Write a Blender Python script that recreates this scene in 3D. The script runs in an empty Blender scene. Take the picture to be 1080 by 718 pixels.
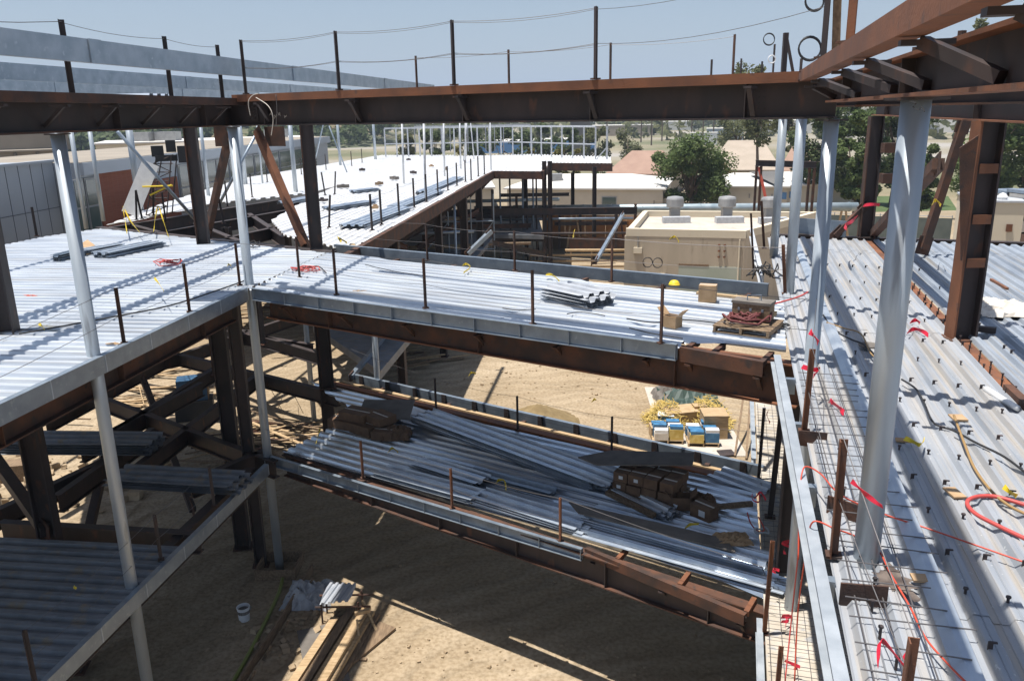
import bpy, math, random
from mathutils import Vector, Matrix
random.seed(7); HAZE = 3.0e-4
R_ = random.Random(11)
C = bpy.context.scene.collection
V = Vector
# ------------------------------------------------------------------ camera (solved from the photo's vanishing points)
F = 858.0; CX, CY = 540.0, 359.0
CAMP = V((0, 0, 12.0))
_nad = V((60.0, -3071.0, -F)); _up = (-_nad).normalized()
_fw = V((0, 0, -1.0)); _Y = (_fw - _up * _fw.dot(_up)).normalized(); _X = _Y.cross(_up)
RM = Matrix((_X, _Y, _up))
def ray(px, py): return RM @ V((px - CX, -(py - CY), -F))
def at(px, py, z=8.0):
    r = ray(px, py); return CAMP + r * ((z - 12.0) / r.z)
def atd(px, py, d):
    r = ray(px, py); return CAMP + r * (d / math.hypot(r.x, r.y))
def hit(px, py, n, k):
    r = ray(px, py); return CAMP + r * (k / (n[0] * r.x + n[1] * r.y))
def gz(px, py, xy):      # height at which the pixel's ray passes over the plan point xy
    r = ray(px, py); return 12 + r.z / math.hypot(r.x, r.y) * math.hypot(xy[0], xy[1])
cam = bpy.data.cameras.new('camera'); cam.sensor_width = 36; cam.lens = 36 * F / 1080
cam.clip_start = 0.1; cam.clip_end = 20000
co = bpy.data.objects.new('camera', cam); C.objects.link(co)
co.matrix_world = Matrix.Translation(CAMP) @ RM.to_4x4()
bpy.context.scene.camera = co
# ------------------------------------------------------------------ materials
def nt(name):
    m = bpy.data.materials.new(name); m.use_nodes = True
    t = m.node_tree; b = t.nodes['Principled BSDF']; return m, t, b
def mat(name, c1, c2=None, scale=3.0, rough=0.7, metal=0.0, detail=6, c3=None, s3=30.0, f3=0.5, bump=0.0, bscale=40.0, spec=0.5, stretch=None, lo=0.35, hi=0.65):
    m, t, b = nt(name)
    L = t.links
    b.inputs['Roughness'].default_value = rough; b.inputs['Metallic'].default_value = metal
    b.inputs['Specular IOR Level'].default_value = spec
    if c2 is None and c3 is None:
        b.inputs['Base Color'].default_value = (*c1, 1)
    else:
        g = t.nodes.new('ShaderNodeNewGeometry'); src = g.outputs['Position']
        if stretch:
            mp = t.nodes.new('ShaderNodeMapping'); mp.inputs['Scale'].default_value = stretch
            L.new(src, mp.inputs[0]); src = mp.outputs[0]
        n = t.nodes.new('ShaderNodeTexNoise'); n.inputs['Scale'].default_value = scale; n.inputs['Detail'].default_value = detail
        L.new(src, n.inputs['Vector'])
        r = t.nodes.new('ShaderNodeValToRGB'); r.color_ramp.elements[0].position = lo; r.color_ramp.elements[1].position = hi
        r.color_ramp.elements[0].color = (*c1, 1); r.color_ramp.elements[1].color = (*(c2 or c1), 1)
        L.new(n.outputs['Fac'], r.inputs['Fac']); out = r.outputs['Color']
        if c3 is not None:
            n3 = t.nodes.new('ShaderNodeTexNoise'); n3.inputs['Scale'].default_value = s3; n3.inputs['Detail'].default_value = 3
            L.new(src, n3.inputs['Vector'])
            r3 = t.nodes.new('ShaderNodeValToRGB'); r3.color_ramp.elements[0].position = f3; r3.color_ramp.elements[1].position = min(1, f3 + 0.12)
            L.new(n3.outputs['Fac'], r3.inputs['Fac'])
            mx = t.nodes.new('ShaderNodeMixRGB'); mx.inputs[2].default_value = (*c3, 1)
            L.new(r3.outputs['Color'], mx.inputs[0]); L.new(out, mx.inputs[1]); out = mx.outputs[0]
        L.new(out, b.inputs['Base Color'])
        rr = t.nodes.new('ShaderNodeMapRange'); rr.inputs[3].default_value = max(0.05, rough - 0.1); rr.inputs[4].default_value = min(1, rough + 0.1)
        L.new(n.outputs['Fac'], rr.inputs[0]); L.new(rr.outputs[0], b.inputs['Roughness'])
    if bump:
        g2 = t.nodes.new('ShaderNodeNewGeometry')
        nb = t.nodes.new('ShaderNodeTexNoise'); nb.inputs['Scale'].default_value = bscale; nb.inputs['Detail'].default_value = 8
        L.new(g2.outputs['Position'], nb.inputs['Vector'])
        bp = t.nodes.new('ShaderNodeBump'); bp.inputs['Strength'].default_value = bump; bp.inputs['Distance'].default_value = 0.05
        L.new(nb.outputs['Fac'], bp.inputs['Height']); L.new(bp.outputs[0], b.inputs['Normal'])
    return m
M = {}
M['deck'] = mat('galvanised_deck', (0.46, 0.53, 0.62), (0.64, 0.70, 0.76), 2.2, 0.40, 0.7, c3=(0.50, 0.47, 0.42), s3=5.0, f3=0.66)
M['deck_bright'] = mat('fresh_galvanised_deck', (0.42, 0.45, 0.50), (0.58, 0.60, 0.63), 1.8, 0.42, 0.3, c3=(0.55, 0.53, 0.5), s3=4.0, f3=0.7)
M['deck_far'] = mat('glaring_galvanised_deck', (0.74, 0.75, 0.76), (0.84, 0.84, 0.84), 1.2, 0.45, 0.1, c3=(0.7, 0.66, 0.62), s3=1.5, f3=0.72)  # sun glare on the far decks put into the near-white base colour
M['deck_shade'] = mat('shade_darkened_deck', (0.15, 0.165, 0.185), (0.23, 0.245, 0.265), 2.2, 0.6, 0.2, c3=(0.26, 0.22, 0.17), s3=2.6, f3=0.58)  # same galvanised sheet, darkened and dulled in colour to stand for shade
M['deck_shade_dusty'] = mat('shade_dusty_galvanised_deck', (0.27, 0.31, 0.36), (0.40, 0.43, 0.46), 2.2, 0.5, 0.35, c3=(0.50, 0.43, 0.34), s3=2.6, f3=0.52)  # unused; deck copy darkened for shaded sheets, with dust blotches
M['galv'] = mat('galvanised_steel', (0.22, 0.27, 0.33), (0.29, 0.345, 0.405), 3.0, 0.40, 0.5, c3=(0.33, 0.385, 0.44), s3=12, f3=0.62)
M['galv_white'] = mat('bright_galvanised_steel', (0.45, 0.47, 0.50), (0.56, 0.58, 0.60), 6, 0.5, 0.2)
M['pipe'] = mat('galvanised_column', (0.33, 0.38, 0.43), (0.45, 0.50, 0.54), 3.5, 0.42, 0.35, c3=(0.26, 0.28, 0.30), s3=7, f3=0.63, stretch=(1, 1, 0.14))
M['edge'] = mat('pale_galvanised_edge', (0.34, 0.38, 0.42), (0.44, 0.48, 0.52), 4, 0.45, 0.3)
M['purlin'] = mat('bluish_galvanised_purlin', (0.34, 0.41, 0.48), (0.46, 0.53, 0.60), 3, 0.4, 0.4, c3=(0.52, 0.58, 0.64), s3=9, f3=0.62)
M['rust'] = mat('rusty_steel', (0.045, 0.027, 0.021), (0.115, 0.050, 0.028), 2.2, 0.8, 0.0, c3=(0.05, 0.035, 0.03), s3=7, f3=0.58, bump=0.15)
M['orange'] = mat('orange_rust_steel', (0.135, 0.055, 0.028), (0.22, 0.085, 0.038), 1.7, 0.75, 0.0, c3=(0.12, 0.06, 0.04), s3=5, f3=0.6, bump=0.1)
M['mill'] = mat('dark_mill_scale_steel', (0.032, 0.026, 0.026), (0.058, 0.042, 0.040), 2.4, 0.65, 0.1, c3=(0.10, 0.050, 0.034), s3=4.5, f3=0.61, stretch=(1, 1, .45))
M['dirt'] = mat('packed_dirt', (0.33, 0.245, 0.155), (0.43, 0.33, 0.22), 0.35, 0.95, c3=(0.27, 0.20, 0.13), s3=2.2, f3=0.58, bump=0.7, bscale=7, spec=0.1)
M['sandpile'] = mat('damp_sand', (0.20, 0.145, 0.075), (0.27, 0.20, 0.105), 3, 0.95, bump=0.5, bscale=20, spec=0.1)
M['wood'] = mat('raw_timber', (0.34, 0.23, 0.12), (0.50, 0.36, 0.21), 4, 0.8, stretch=(1, 6, 6))
M['oldwood'] = mat('weathered_timber', (0.15, 0.10, 0.06), (0.26, 0.18, 0.11), 4, 0.85, stretch=(6, 1, 4))
M['ply'] = mat('plywood_sheet', (0.46, 0.20, 0.07), (0.58, 0.28, 0.11), 1.2, 0.8)
M['greyboard'] = mat('grey_board', (0.13, 0.115, 0.10), (0.19, 0.17, 0.15), 3, 0.85)
M['card'] = mat('cardboard', (0.36, 0.23, 0.12), (0.46, 0.31, 0.18), 5, 0.85)
M['card_dark'] = mat('brown_carton', (0.13, 0.075, 0.045), (0.20, 0.115, 0.065), 5, 0.85)
M['red'] = mat('red_tape', (0.62, 0.02, 0.05), rough=0.5)
M['redhose'] = mat('red_hose', (0.50, 0.07, 0.06), rough=0.5)
M['orangehose'] = mat('orange_cord', (0.55, 0.075, 0.04), rough=0.5)
M['yellow'] = mat('yellow_tape', (0.75, 0.55, 0.03), rough=0.5)
M['tanhose'] = mat('tan_hose', (0.32, 0.20, 0.08), rough=0.6)
M['green'] = mat('green_hose', (0.22, 0.25, 0.06), rough=0.5)
M['black'] = mat('black_rubber', (0.02, 0.02, 0.022), rough=0.6)
M['cable'] = mat('wire_rope', (0.16, 0.15, 0.15), rough=0.5, metal=0.5)
M['white'] = mat('white_plastic', (0.78, 0.78, 0.77), (0.70, 0.70, 0.69), 6, 0.5)
M['stucco'] = mat('tan_stucco', (0.44, 0.375, 0.285), (0.51, 0.435, 0.335), 1.2, 0.9, c3=(0.37, 0.31, 0.235), s3=3.5, f3=0.60, bump=0.2, bscale=25, stretch=(1, 1, .18))
M['stucco_lt'] = mat('pale_stucco_trim', (0.66, 0.58, 0.44), (0.70, 0.62, 0.48), 1, 0.9)
M['roofgrit'] = mat('gritty_flat_roof', (0.44, 0.39, 0.33), (0.54, 0.48, 0.41), 1.2, 0.95, c3=(0.34, 0.30, 0.26), s3=2.4, f3=0.62)
M['sage'] = mat('sage_green_panel', (0.36, 0.40, 0.33), (0.42, 0.45, 0.38), 0.7, 0.85)
M['portable'] = mat('cream_siding', (0.58, 0.53, 0.44), (0.62, 0.57, 0.48), 0.9, 0.85)
M['whiteroof'] = mat('white_membrane_roof', (0.62, 0.60, 0.56), (0.72, 0.70, 0.66), 0.3, 0.85)
M['salmon'] = mat('salmon_tile_roof', (0.29, 0.185, 0.14), (0.34, 0.225, 0.17), 0.6, 0.9)
M['tanroof'] = mat('tan_gravel_roof', (0.34, 0.285, 0.225), (0.40, 0.335, 0.27), 0.5, 0.95)
M['panel'] = mat('grey_metal_panel', (0.33, 0.37, 0.42), (0.38, 0.42, 0.47), 0.3, 0.5, 0.3)
M['seam'] = mat('dark_joint', (0.10, 0.11, 0.13))
M['glass'] = mat('tinted_glass', (0.06, 0.10, 0.10), (0.12, 0.17, 0.17), 0.25, 0.12, 0.0, spec=0.8)
M['frame'] = mat('window_frame', (0.36, 0.38, 0.39), rough=0.5)
M['unit'] = mat('roof_fan_metal', (0.28, 0.28, 0.28), (0.36, 0.36, 0.355), 2, 0.5, 0.2)
M['duct'] = mat('blue_grey_duct', (0.30, 0.38, 0.42), (0.42, 0.49, 0.52), 1.5, 0.4, 0.3)
M['screen'] = mat('green_fence_screen', (0.085, 0.105, 0.095), (0.12, 0.14, 0.125), 1, 0.9)
M['lawn'] = mat('lawn_grass', (0.05, 0.085, 0.025), (0.085, 0.12, 0.035), 0.8, 0.95)
M['asphalt'] = mat('asphalt', (0.10, 0.10, 0.10), (0.15, 0.145, 0.14), 0.2, 0.95)
M['blue'] = mat('blue_plastic', (0.03, 0.13, 0.28), (0.07, 0.22, 0.38), 5, 0.4)
M['genblue'] = mat('dull_blue_paint', (0.025, 0.07, 0.14), (0.04, 0.11, 0.20), 5, 0.5)
M['tarp'] = mat('dark_green_tarp', (0.035, 0.06, 0.05), (0.055, 0.085, 0.07), 4, 0.6)
M['straw'] = mat('yellow_strapping', (0.55, 0.38, 0.08), (0.68, 0.52, 0.18), 6, 0.7)
M['clear'] = mat('crumpled_sheeting', (0.30, 0.31, 0.33), (0.42, 0.42, 0.43), 5, 0.4)
M['paper'] = mat('pale_wrapping', (0.62, 0.56, 0.48), (0.70, 0.65, 0.58), 5, 0.6)
M['vest'] = mat('orange_vest', (0.75, 0.13, 0.02), rough=0.7)
M['skin'] = mat('skin', (0.35, 0.2, 0.13), rough=0.6)
M['denim'] = mat('dark_denim', (0.05, 0.06, 0.09), rough=0.9)
M['blacksteel'] = mat('black_painted_steel', (0.025, 0.022, 0.022), (0.04, 0.035, 0.03), 4, 0.6)
M['hill'] = mat('dry_hillside', (0.10, 0.11, 0.06), (0.26, 0.19, 0.11), 0.02, 0.95, lo=0.45, hi=0.7)
M['mount'] = mat('far_mountain', (0.10, 0.12, 0.10), (0.16, 0.16, 0.13), 0.002, 0.95)
M['bark'] = mat('bark', (0.09, 0.065, 0.045), (0.15, 0.11, 0.08), 6, 0.95)
M['scorch'] = mat('scorch_mark', (0.06, 0.045, 0.04), (0.16, 0.13, 0.11), 8, 0.9)
M['signblue'] = mat('blue_sign', (0.10, 0.25, 0.50), rough=0.5)
M['redpaint'] = mat('red_spray_paint', (0.55, 0.10, 0.06), rough=0.7)

def deckmat(name, ang, c1, c2, dust, amt, rough=.45, metal=.4):
    m, t, b = nt(name); L = t.links; b.inputs['Metallic'].default_value = metal
    g = t.nodes.new('ShaderNodeNewGeometry'); mp = t.nodes.new('ShaderNodeMapping'); mp.vector_type = 'TEXTURE'; mp.inputs['Rotation'].default_value = (0, 0, ang); L.new(g.outputs['Position'], mp.inputs[0])
    def nz(sc3, scale, det, p0, p1, a, c):
        q = t.nodes.new('ShaderNodeMapping'); q.inputs['Scale'].default_value = sc3; L.new(mp.outputs[0], q.inputs[0])
        n = t.nodes.new('ShaderNodeTexNoise'); n.inputs['Scale'].default_value = scale; n.inputs['Detail'].default_value = det; L.new(q.outputs[0], n.inputs['Vector'])
        r = t.nodes.new('ShaderNodeValToRGB'); r.color_ramp.elements[0].position = p0; r.color_ramp.elements[1].position = p1; r.color_ramp.elements[0].color = (*a, 1); r.color_ramp.elements[1].color = (*c, 1)
        L.new(n.outputs['Fac'], r.inputs['Fac']); return r.outputs[0], n.outputs['Fac']
    def mx(f, x, y):
        k = t.nodes.new('ShaderNodeMixRGB'); L.new(f, k.inputs[0]); L.new(x, k.inputs[1])
        if isinstance(y, tuple): k.inputs[2].default_value = (*y, 1)
        else: L.new(y, k.inputs[2])
        return k.outputs[0]
    base, nf = nz((.25, 2.2, 1), 3.0, 6, .3, .7, c1, c2)
    streak, _ = nz((.12, 5, 1), 2.4, 5, .55 - amt * .2, .75 - amt * .1, (0, 0, 0), (.8, .8, .8))
    base = mx(streak, base, dust)
    sheet, _ = nz((.16, 1.09, 1), 1.0, 0, .42, .58, (0, 0, 0), (.35, .35, .35))
    base = mx(sheet, base, tuple(min(1, x * 1.25) for x in c2))
    spot, _ = nz((1, 1, 1), 22, 2, .70, .74, (0, 0, 0), (.7, .7, .7))
    base = mx(spot, base, (.62, .62, .60))
    L.new(base, b.inputs['Base Color'])
    rr = t.nodes.new('ShaderNodeMapRange'); rr.inputs[3].default_value = rough - .12; rr.inputs[4].default_value = rough + .14; L.new(nf, rr.inputs[0]); L.new(rr.outputs[0], b.inputs['Roughness'])
    return m
def brickmat(name, c1, c2, mortar, scale):
    m, t, b = nt(name); L = t.links
    tc = t.nodes.new('ShaderNodeTexCoord'); mp = t.nodes.new('ShaderNodeMapping'); mp.inputs['Rotation'].default_value = (math.radians(90), 0, 0)
    L.new(tc.outputs['Object'], mp.inputs[0])
    k = t.nodes.new('ShaderNodeTexBrick'); k.inputs['Scale'].default_value = scale
    k.inputs['Color1'].default_value = (*c1, 1); k.inputs['Color2'].default_value = (*c2, 1); k.inputs['Mortar'].default_value = (*mortar, 1)
    L.new(mp.outputs[0], k.inputs['Vector']); L.new(k.outputs['Color'], b.inputs['Base Color']); b.inputs['Roughness'].default_value = 0.9
    return m
M['brick'] = brickmat('red_brick', (0.24, 0.075, 0.045), (0.29, 0.10, 0.06), (0.26, 0.12, 0.08), 9)
M['duskwall'] = mat('weathered_tan_cladding', (.25, .22, .18), (.31, .27, .22), .3, .9)
def leafmat(name, a, b2, c):
    m, t, b = nt(name); L = t.links
    g = t.nodes.new('ShaderNodeNewGeometry')
    n = t.nodes.new('ShaderNodeTexNoise'); n.inputs['Scale'].default_value = 0.9; n.inputs['Detail'].default_value = 5
    L.new(g.outputs['Position'], n.inputs['Vector'])
    r = t.nodes.new('ShaderNodeValToRGB'); e = r.color_ramp.elements; e[0].position = 0.33; e[0].color = (*a, 1); e[1].position = 0.66; e[1].color = (*c, 1)
    x = e.new(0.5); x.color = (*b2, 1)
    L.new(n.outputs['Fac'], r.inputs['Fac']); L.new(r.outputs[0], b.inputs['Base Color'])
    b.inputs['Roughness'].default_value = 0.65; b.inputs['Specular IOR Level'].default_value = 0.25
    tl = t.nodes.new('ShaderNodeBsdfTranslucent'); L.new(r.outputs[0], tl.inputs[0]); ms_ = t.nodes.new('ShaderNodeMixShader'); ms_.inputs[0].default_value = .4
    L.new(b.outputs[0], ms_.inputs[1]); L.new(tl.outputs[0], ms_.inputs[2]); L.new(ms_.outputs[0], t.nodes['Material Output'].inputs['Surface'])
    return m
M['leaf'] = leafmat('green_leaves', (0.06, 0.095, 0.03), (0.105, 0.15, 0.048), (0.155, 0.20, 0.075))
M['leaf_dark'] = leafmat('dark_leaves', (0.05, 0.077, 0.032), (0.09, 0.122, 0.048), (0.135, 0.17, 0.072))
M['leaf_olive'] = leafmat('olive_leaves', (0.08, 0.09, 0.035), (0.13, 0.14, 0.06), (0.20, 0.20, 0.09))
M['leaf_yellow'] = leafmat('yellowish_leaves', (0.08, 0.08, 0.02), (0.15, 0.14, 0.04), (0.24, 0.21, 0.07))

# ------------------------------------------------------------------ mesh building
class MB:
    def __init__(s): s.v = []; s.f = []
    def add(s, vs, fs):
        o = len(s.v); s.v += [V(x) for x in vs]; s.f += [tuple(i + o for i in f) for f in fs]; return s
    def box(s, c, d, rz=0.0, M3=None):
        c = V(c); x, y, z = d[0] / 2, d[1] / 2, d[2] / 2
        m = M3 or Matrix.Rotation(rz, 3, 'Z')
        vs = [c + m @ V((sx * x, sy * y, sz * z)) for sz in (-1, 1) for sy in (-1, 1) for sx in (-1, 1)]
        return s.add(vs, [(0, 2, 3, 1), (4, 5, 7, 6), (0, 1, 5, 4), (2, 6, 7, 3), (0, 4, 6, 2), (1, 3, 7, 5)])
    def profile(s, p, q, pts, side=None, cap=True):
        """sweep a closed profile [(a,b)] (a along side, b along up) from p to q"""
        p, q = V(p), V(q); d = (q - p).normalized()
        if side is None:
            side = d.cross(V((0, 0, 1)))
            if side.length < 1e-4: side = V((1, 0, 0))
        side = V(side); side = (side - d * side.dot(d)).normalized(); up = side.cross(d).normalized()
        n = len(pts)
        if up.z < -1e-3: up = -up; pts = pts[::-1]; 
        vs = [p + side * a + up * b for a, b in pts] + [q + side * a + up * b for a, b in pts]
        fs = [(i, (i + 1) % n, n + (i + 1) % n, n + i) for i in range(n)]
        if cap: fs += [tuple(range(n - 1, -1, -1)), tuple(range(n, 2 * n))]
        return s.add(vs, fs)
    def bar(s, p, q, w, h, side=None):
        return s.profile(p, q, [(-w / 2, -h / 2), (w / 2, -h / 2), (w / 2, h / 2), (-w / 2, h / 2)], side)
    def ibeam(s, p, q, d, b, tf=0.03, tw=0.02, side=None):
        h = d / 2; w = b / 2; t = tw / 2
        return s.profile(p, q, [(-w, -h), (w, -h), (w, -h + tf), (t, -h + tf), (t, h - tf), (w, h - tf), (w, h), (-w, h), (-w, h - tf), (-t, h - tf), (-t, -h + tf), (-w, -h + tf)], side)
    def chan(s, p, q, h, w, t=0.012, side=None):
        """C section, web at side offset 0, flanges toward +side, top at b=0"""
        return s.profile(p, q, [(0, 0), (0, -h), (w, -h), (w, -h + t), (t, -h + t), (t, -t), (w, -t), (w, 0)], side)
    def tube(s, path, r, n=8, cap=True, r2=None):
        P = [V(x) for x in path]; k = len(P); o = len(s.v); prev = None
        for i, p in enumerate(P):
            d = (P[min(i + 1, k - 1)] - P[max(i - 1, 0)]).normalized()
            a = (prev - d * prev.dot(d)) if prev is not None else d.cross(V((0, 0, 1)))
            if a.length < 1e-3: a = d.cross(V((1, 0.3, 0)))
            a.normalize(); prev = a; b = d.cross(a)
            rr = r if r2 is None else r + (r2 - r) * i / (k - 1)
            for j in range(n):
                t = 2 * math.pi * j / n; s.v.append(p + (a * math.cos(t) + b * math.sin(t)) * rr)
        for i in range(k - 1):
            for j in range(n):
                s.f.append((o + i * n + j, o + i * n + (j + 1) % n, o + (i + 1) * n + (j + 1) % n, o + (i + 1) * n + j))
        if cap: s.f.append(tuple(o + j for j in range(n - 1, -1, -1))); s.f.append(tuple(o + (k - 1) * n + j for j in range(n)))
        return s
    def prism(s, poly, z0, z1):
        n = len(poly); vs = [(p[0], p[1], z0) for p in poly] + [(p[0], p[1], z1) for p in poly]
        a = sum(poly[i][0] * poly[(i + 1) % n][1] - poly[(i + 1) % n][0] * poly[i][1] for i in range(n))
        fs = [(i, (i + 1) % n, n + (i + 1) % n, n + i) for i in range(n)] + [tuple(range(n - 1, -1, -1)), tuple(range(n, 2 * n))]
        return s.add(vs, fs if a > 0 else [tuple(reversed(f)) for f in fs])
    def lathe(s, c, prof, n=16):
        o = len(s.v); c = V(c)
        for r, z in prof:
            for j in range(n):
                t = 2 * math.pi * j / n; s.v.append(c + V((r * math.cos(t), r * math.sin(t), z)))
        for i in range(len(prof) - 1):
            for j in range(n):
                s.f.append((o + i * n + j, o + i * n + (j + 1) % n, o + (i + 1) * n + (j + 1) % n, o + (i + 1) * n + j))
        s.f.append(tuple(o + j for j in range(n - 1, -1, -1))); s.f.append(tuple(o + (len(prof) - 1) * n + j for j in range(n)))
        return s
    def obj(s, name, m, loc=(0, 0, 0), parent=None, smooth=False):
        loc = V(loc)
        me = bpy.data.meshes.new(name); me.from_pydata([tuple(v - loc) for v in s.v], [], s.f); me.update()
        me.materials.append(M[m] if isinstance(m, str) else m)
        if smooth:
            for p in me.polygons: p.use_smooth = True
        o = bpy.data.objects.new(name, me); C.objects.link(o)
        if parent is not None: o.parent = parent
        else: o.location = loc
        return o
def tag(o, label=None, cat=None, group=None, kind=None):
    if label: o['label'] = label
    if cat: o['category'] = cat
    if group: o['group'] = group
    if kind or cat: o['kind'] = kind or 'thing'
    return o
class T:
    """a thing: an Empty at its base that parents its parts (shapes are given in world coordinates)"""
    def __init__(s, name, loc, label, cat, group=None, kind=None):
        s.loc = V(loc); s.e = bpy.data.objects.new(name, None); C.objects.link(s.e); s.e.location = s.loc; s.e.empty_display_size = 0.2
        tag(s.e, label, cat, group, kind)
    def p(s, name, mb, m, label=None, smooth=False, parent=None):
        o = mb.obj(name, m, s.loc, parent or s.e, smooth)
        if label: o['label'] = label
        return o
def one(name, mb, m, label, cat, group=None, kind=None, loc=None, smooth=False):
    if loc is None:
        n = len(mb.v); loc = sum(mb.v, V()) / n; loc.z = min(v.z for v in mb.v)
    return tag(mb.obj(name, m, loc, None, smooth), label, cat, group, kind)
def clone(root, d, label=None):
    r = root.copy(); C.objects.link(r); r.location = root.location + V(d)
    if label: r['label'] = label
    for ch in root.children:
        c = ch.copy(); C.objects.link(c); c.parent = r
        for g in ch.children:
            k = g.copy(); C.objects.link(k); k.parent = c
    return r
ORD = ['first', 'second', 'third', 'fourth', 'fifth', 'sixth', 'seventh', 'eighth', 'ninth', 'tenth', 'eleventh', 'twelfth', 'thirteenth', 'fourteenth']
def sag(p, q, d, n=10):
    p, q = V(p), V(q); return [p.lerp(q, i / n) - V((0, 0, 4 * d * (i / n) * (1 - i / n))) for i in range(n + 1)]
def smoothpath(pts, n=6):
    P = [V(p) for p in pts]; out = []
    for i in range(len(P) - 1):
        a = P[max(i - 1, 0)]; b = P[i]; c = P[i + 1]; d = P[min(i + 2, len(P) - 1)]
        for j in range(n):
            t = j / n
            out.append(0.5 * ((2 * b) + (c - a) * t + (2 * a - 5 * b + 4 * c - d) * t * t + (3 * b - 3 * c + d - a) * t ** 3))
    out.append(P[-1]); return out
def deckmesh(poly, z, u, pitch=0.305, depth=0.076, off=0.0, mb=None, stagger=0.0):
    """corrugated sheet clipped to a convex polygon; u = flute direction (2D); z = top of ribs"""
    u = V((u[0], u[1])).normalized(); n = V((-u.y, u.x))
    P = [V((p[0], p[1])) for p in poly]
    smin = min(p.dot(n) for p in P) + 1e-4; smax = max(p.dot(n) for p in P) - 1e-4
    pat = [(0, 0), (.16, 0), (.19, -.14), (.22, 0), (0.38, 0), (0.50, -1), (.66, -1), (.69, -.88), (.72, -1), (0.88, -1)]; pw = pat + [(1.0, 0)]
    S = [(smin, None)]
    k0 = math.floor((smin - off) / pitch) - 1
    for k in range(k0, k0 + int((smax - smin) / pitch) + 4):
        for a, h in pat:
            s_ = off + (k + a) * pitch
            if smin < s_ < smax: S.append((s_, h))
    def hgt(s_):
        a = ((s_ - off) / pitch) % 1.0
        for (x0, y0), (x1, y1) in zip(pw[:-1], pw[1:]):
            if x0 <= a <= x1: return y0 + (y1 - y0) * (a - x0) / (x1 - x0)
        return 0
    S.append((smax, None))
    S = [(s_, hgt(s_) if h is None else h) for s_, h in S]
    mb = mb or MB(); rows = []
    for s_, h in S:
        ts = []
        for i in range(len(P)):
            a, b = P[i], P[(i + 1) % len(P)]; sa, sb = a.dot(n), b.dot(n)
            if (sa - s_) * (sb - s_) <= 0 and abs(sa - sb) > 1e-9:
                t = (s_ - sa) / (sb - sa); ts.append(a.lerp(b, t).dot(u))
        if len(ts) >= 2: rows.append((s_, h, min(ts), max(ts)))
    o = len(mb.v)
    for s_, h, t0, t1 in rows:
        for t in (t0, t1):
            p = u * t + n * s_; mb.v.append(V((p.x, p.y, z + h * depth)))
    for i in range(len(rows) - 1):
        mb.f.append((o + 2 * i, o + 2 * i + 1, o + 2 * i + 3, o + 2 * i + 2))
    return mb
# ------------------------------------------------------------------ plan of the frame
N1 = V((0.536, 0.844, 0)); U1 = V((0.844, -0.536, 0))      # bridge wing: across / along
N2 = V((0.991, -0.134, 0)); U2 = V((0.134, 0.991, 0))      # left wing
N3 = V((0.963, -0.268, 0)); U3 = V((0.268, 0.963, 0))      # right wing
UP = V((0, 0, 1))
Z2, Z1, ZR = 8.0, 3.45, 11.83
C1 = V((-7.2, 13.45, 0)); C2 = V((-6.36, 19.45, 0)); C2o = C2.copy(); C1 = C1 * (1 + .35 / 15.26); C2 = C2 * (1 + .45 / 20.46); C3 = V((4.85, 12.6, 0)); C4 = V((3.20, 6.62, 0))
def on(n, k, u, t, z=0.0):       # point with n.p = k, u.p = t
    return V((n.x * k + u.x * t, n.y * k + u.y * t, z))
def xyz(p, z): return V((p[0], p[1], z))

aL, aB, aR = math.atan2(N2.y, N2.x), math.atan2(-5.664, 9.225), math.atan2(U3.y, U3.x)
M['deck_left'] = deckmat('left_wing_deck', aL, (.47, .52, .59), (.66, .70, .74), (.46, .42, .37), .12, .4, .5)
M['deck_bridge'] = deckmat('bridge_deck', aB, (.47, .52, .59), (.66, .70, .74), (.46, .42, .37), .12, .4, .5)
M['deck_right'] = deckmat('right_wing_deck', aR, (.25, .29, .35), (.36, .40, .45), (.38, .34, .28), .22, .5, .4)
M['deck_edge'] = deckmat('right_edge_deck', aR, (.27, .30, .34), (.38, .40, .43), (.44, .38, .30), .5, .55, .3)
M['deck_low'] = deckmat('lower_deck', aB, (.50, .57, .66), (.68, .74, .80), (.44, .40, .36), .12, .30, .8)
# ------------------------------------------------------------------ ground and far land
g = MB()
rings = [0, 15, 30, 45, 60, 80, 105, 140, 200, 300, 450, 700, 1100, 1800, 3000, 5000, 9000]
nseg = 72
g.v.append(V((0, 20, 0)))
for r in rings[1:]:
    for j in range(nseg):
        a = 2 * math.pi * j / nseg; g.v.append(V((r * math.cos(a), 20 + r * math.sin(a), 0)))
for j in range(nseg): g.f.append((0, 1 + j, 1 + (j + 1) % nseg))
for i in range(len(rings) - 2):
    for j in range(nseg):
        a = 1 + i * nseg; b = a + nseg; k = (j + 1) % nseg
        g.f.append((a + j, b + j, b + k, a + k))
gm, t, b = nt('site_ground'); L = t.links
geo = t.nodes.new('ShaderNodeNewGeometry')
def noise(scale, det=6):
    n = t.nodes.new('ShaderNodeTexNoise'); n.inputs['Scale'].default_value = scale; n.inputs['Detail'].default_value = det
    L.new(geo.outputs['Position'], n.inputs['Vector']); return n.outputs['Fac']
def ramp(fac, stops):
    r = t.nodes.new('ShaderNodeValToRGB'); e = r.color_ramp.elements
    e[0].position, e[0].color = stops[0][0], (*stops[0][1], 1); e[1].position, e[1].color = stops[-1][0], (*stops[-1][1], 1)
    for p, c in stops[1:-1]:
        x = e.new(p); x.color = (*c, 1)
    L.new(fac, r.inputs['Fac']); return r.outputs['Color']
def mix(f, a, c, typ='MIX'):
    m = t.nodes.new('ShaderNodeMixRGB'); m.blend_type = typ
    for i, x in ((0, f), (1, a), (2, c)):
        if isinstance(x, (int, float)): m.inputs[i].default_value = x
        else: L.new(x, m.inputs[i])
    return m.outputs[0]
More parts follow.
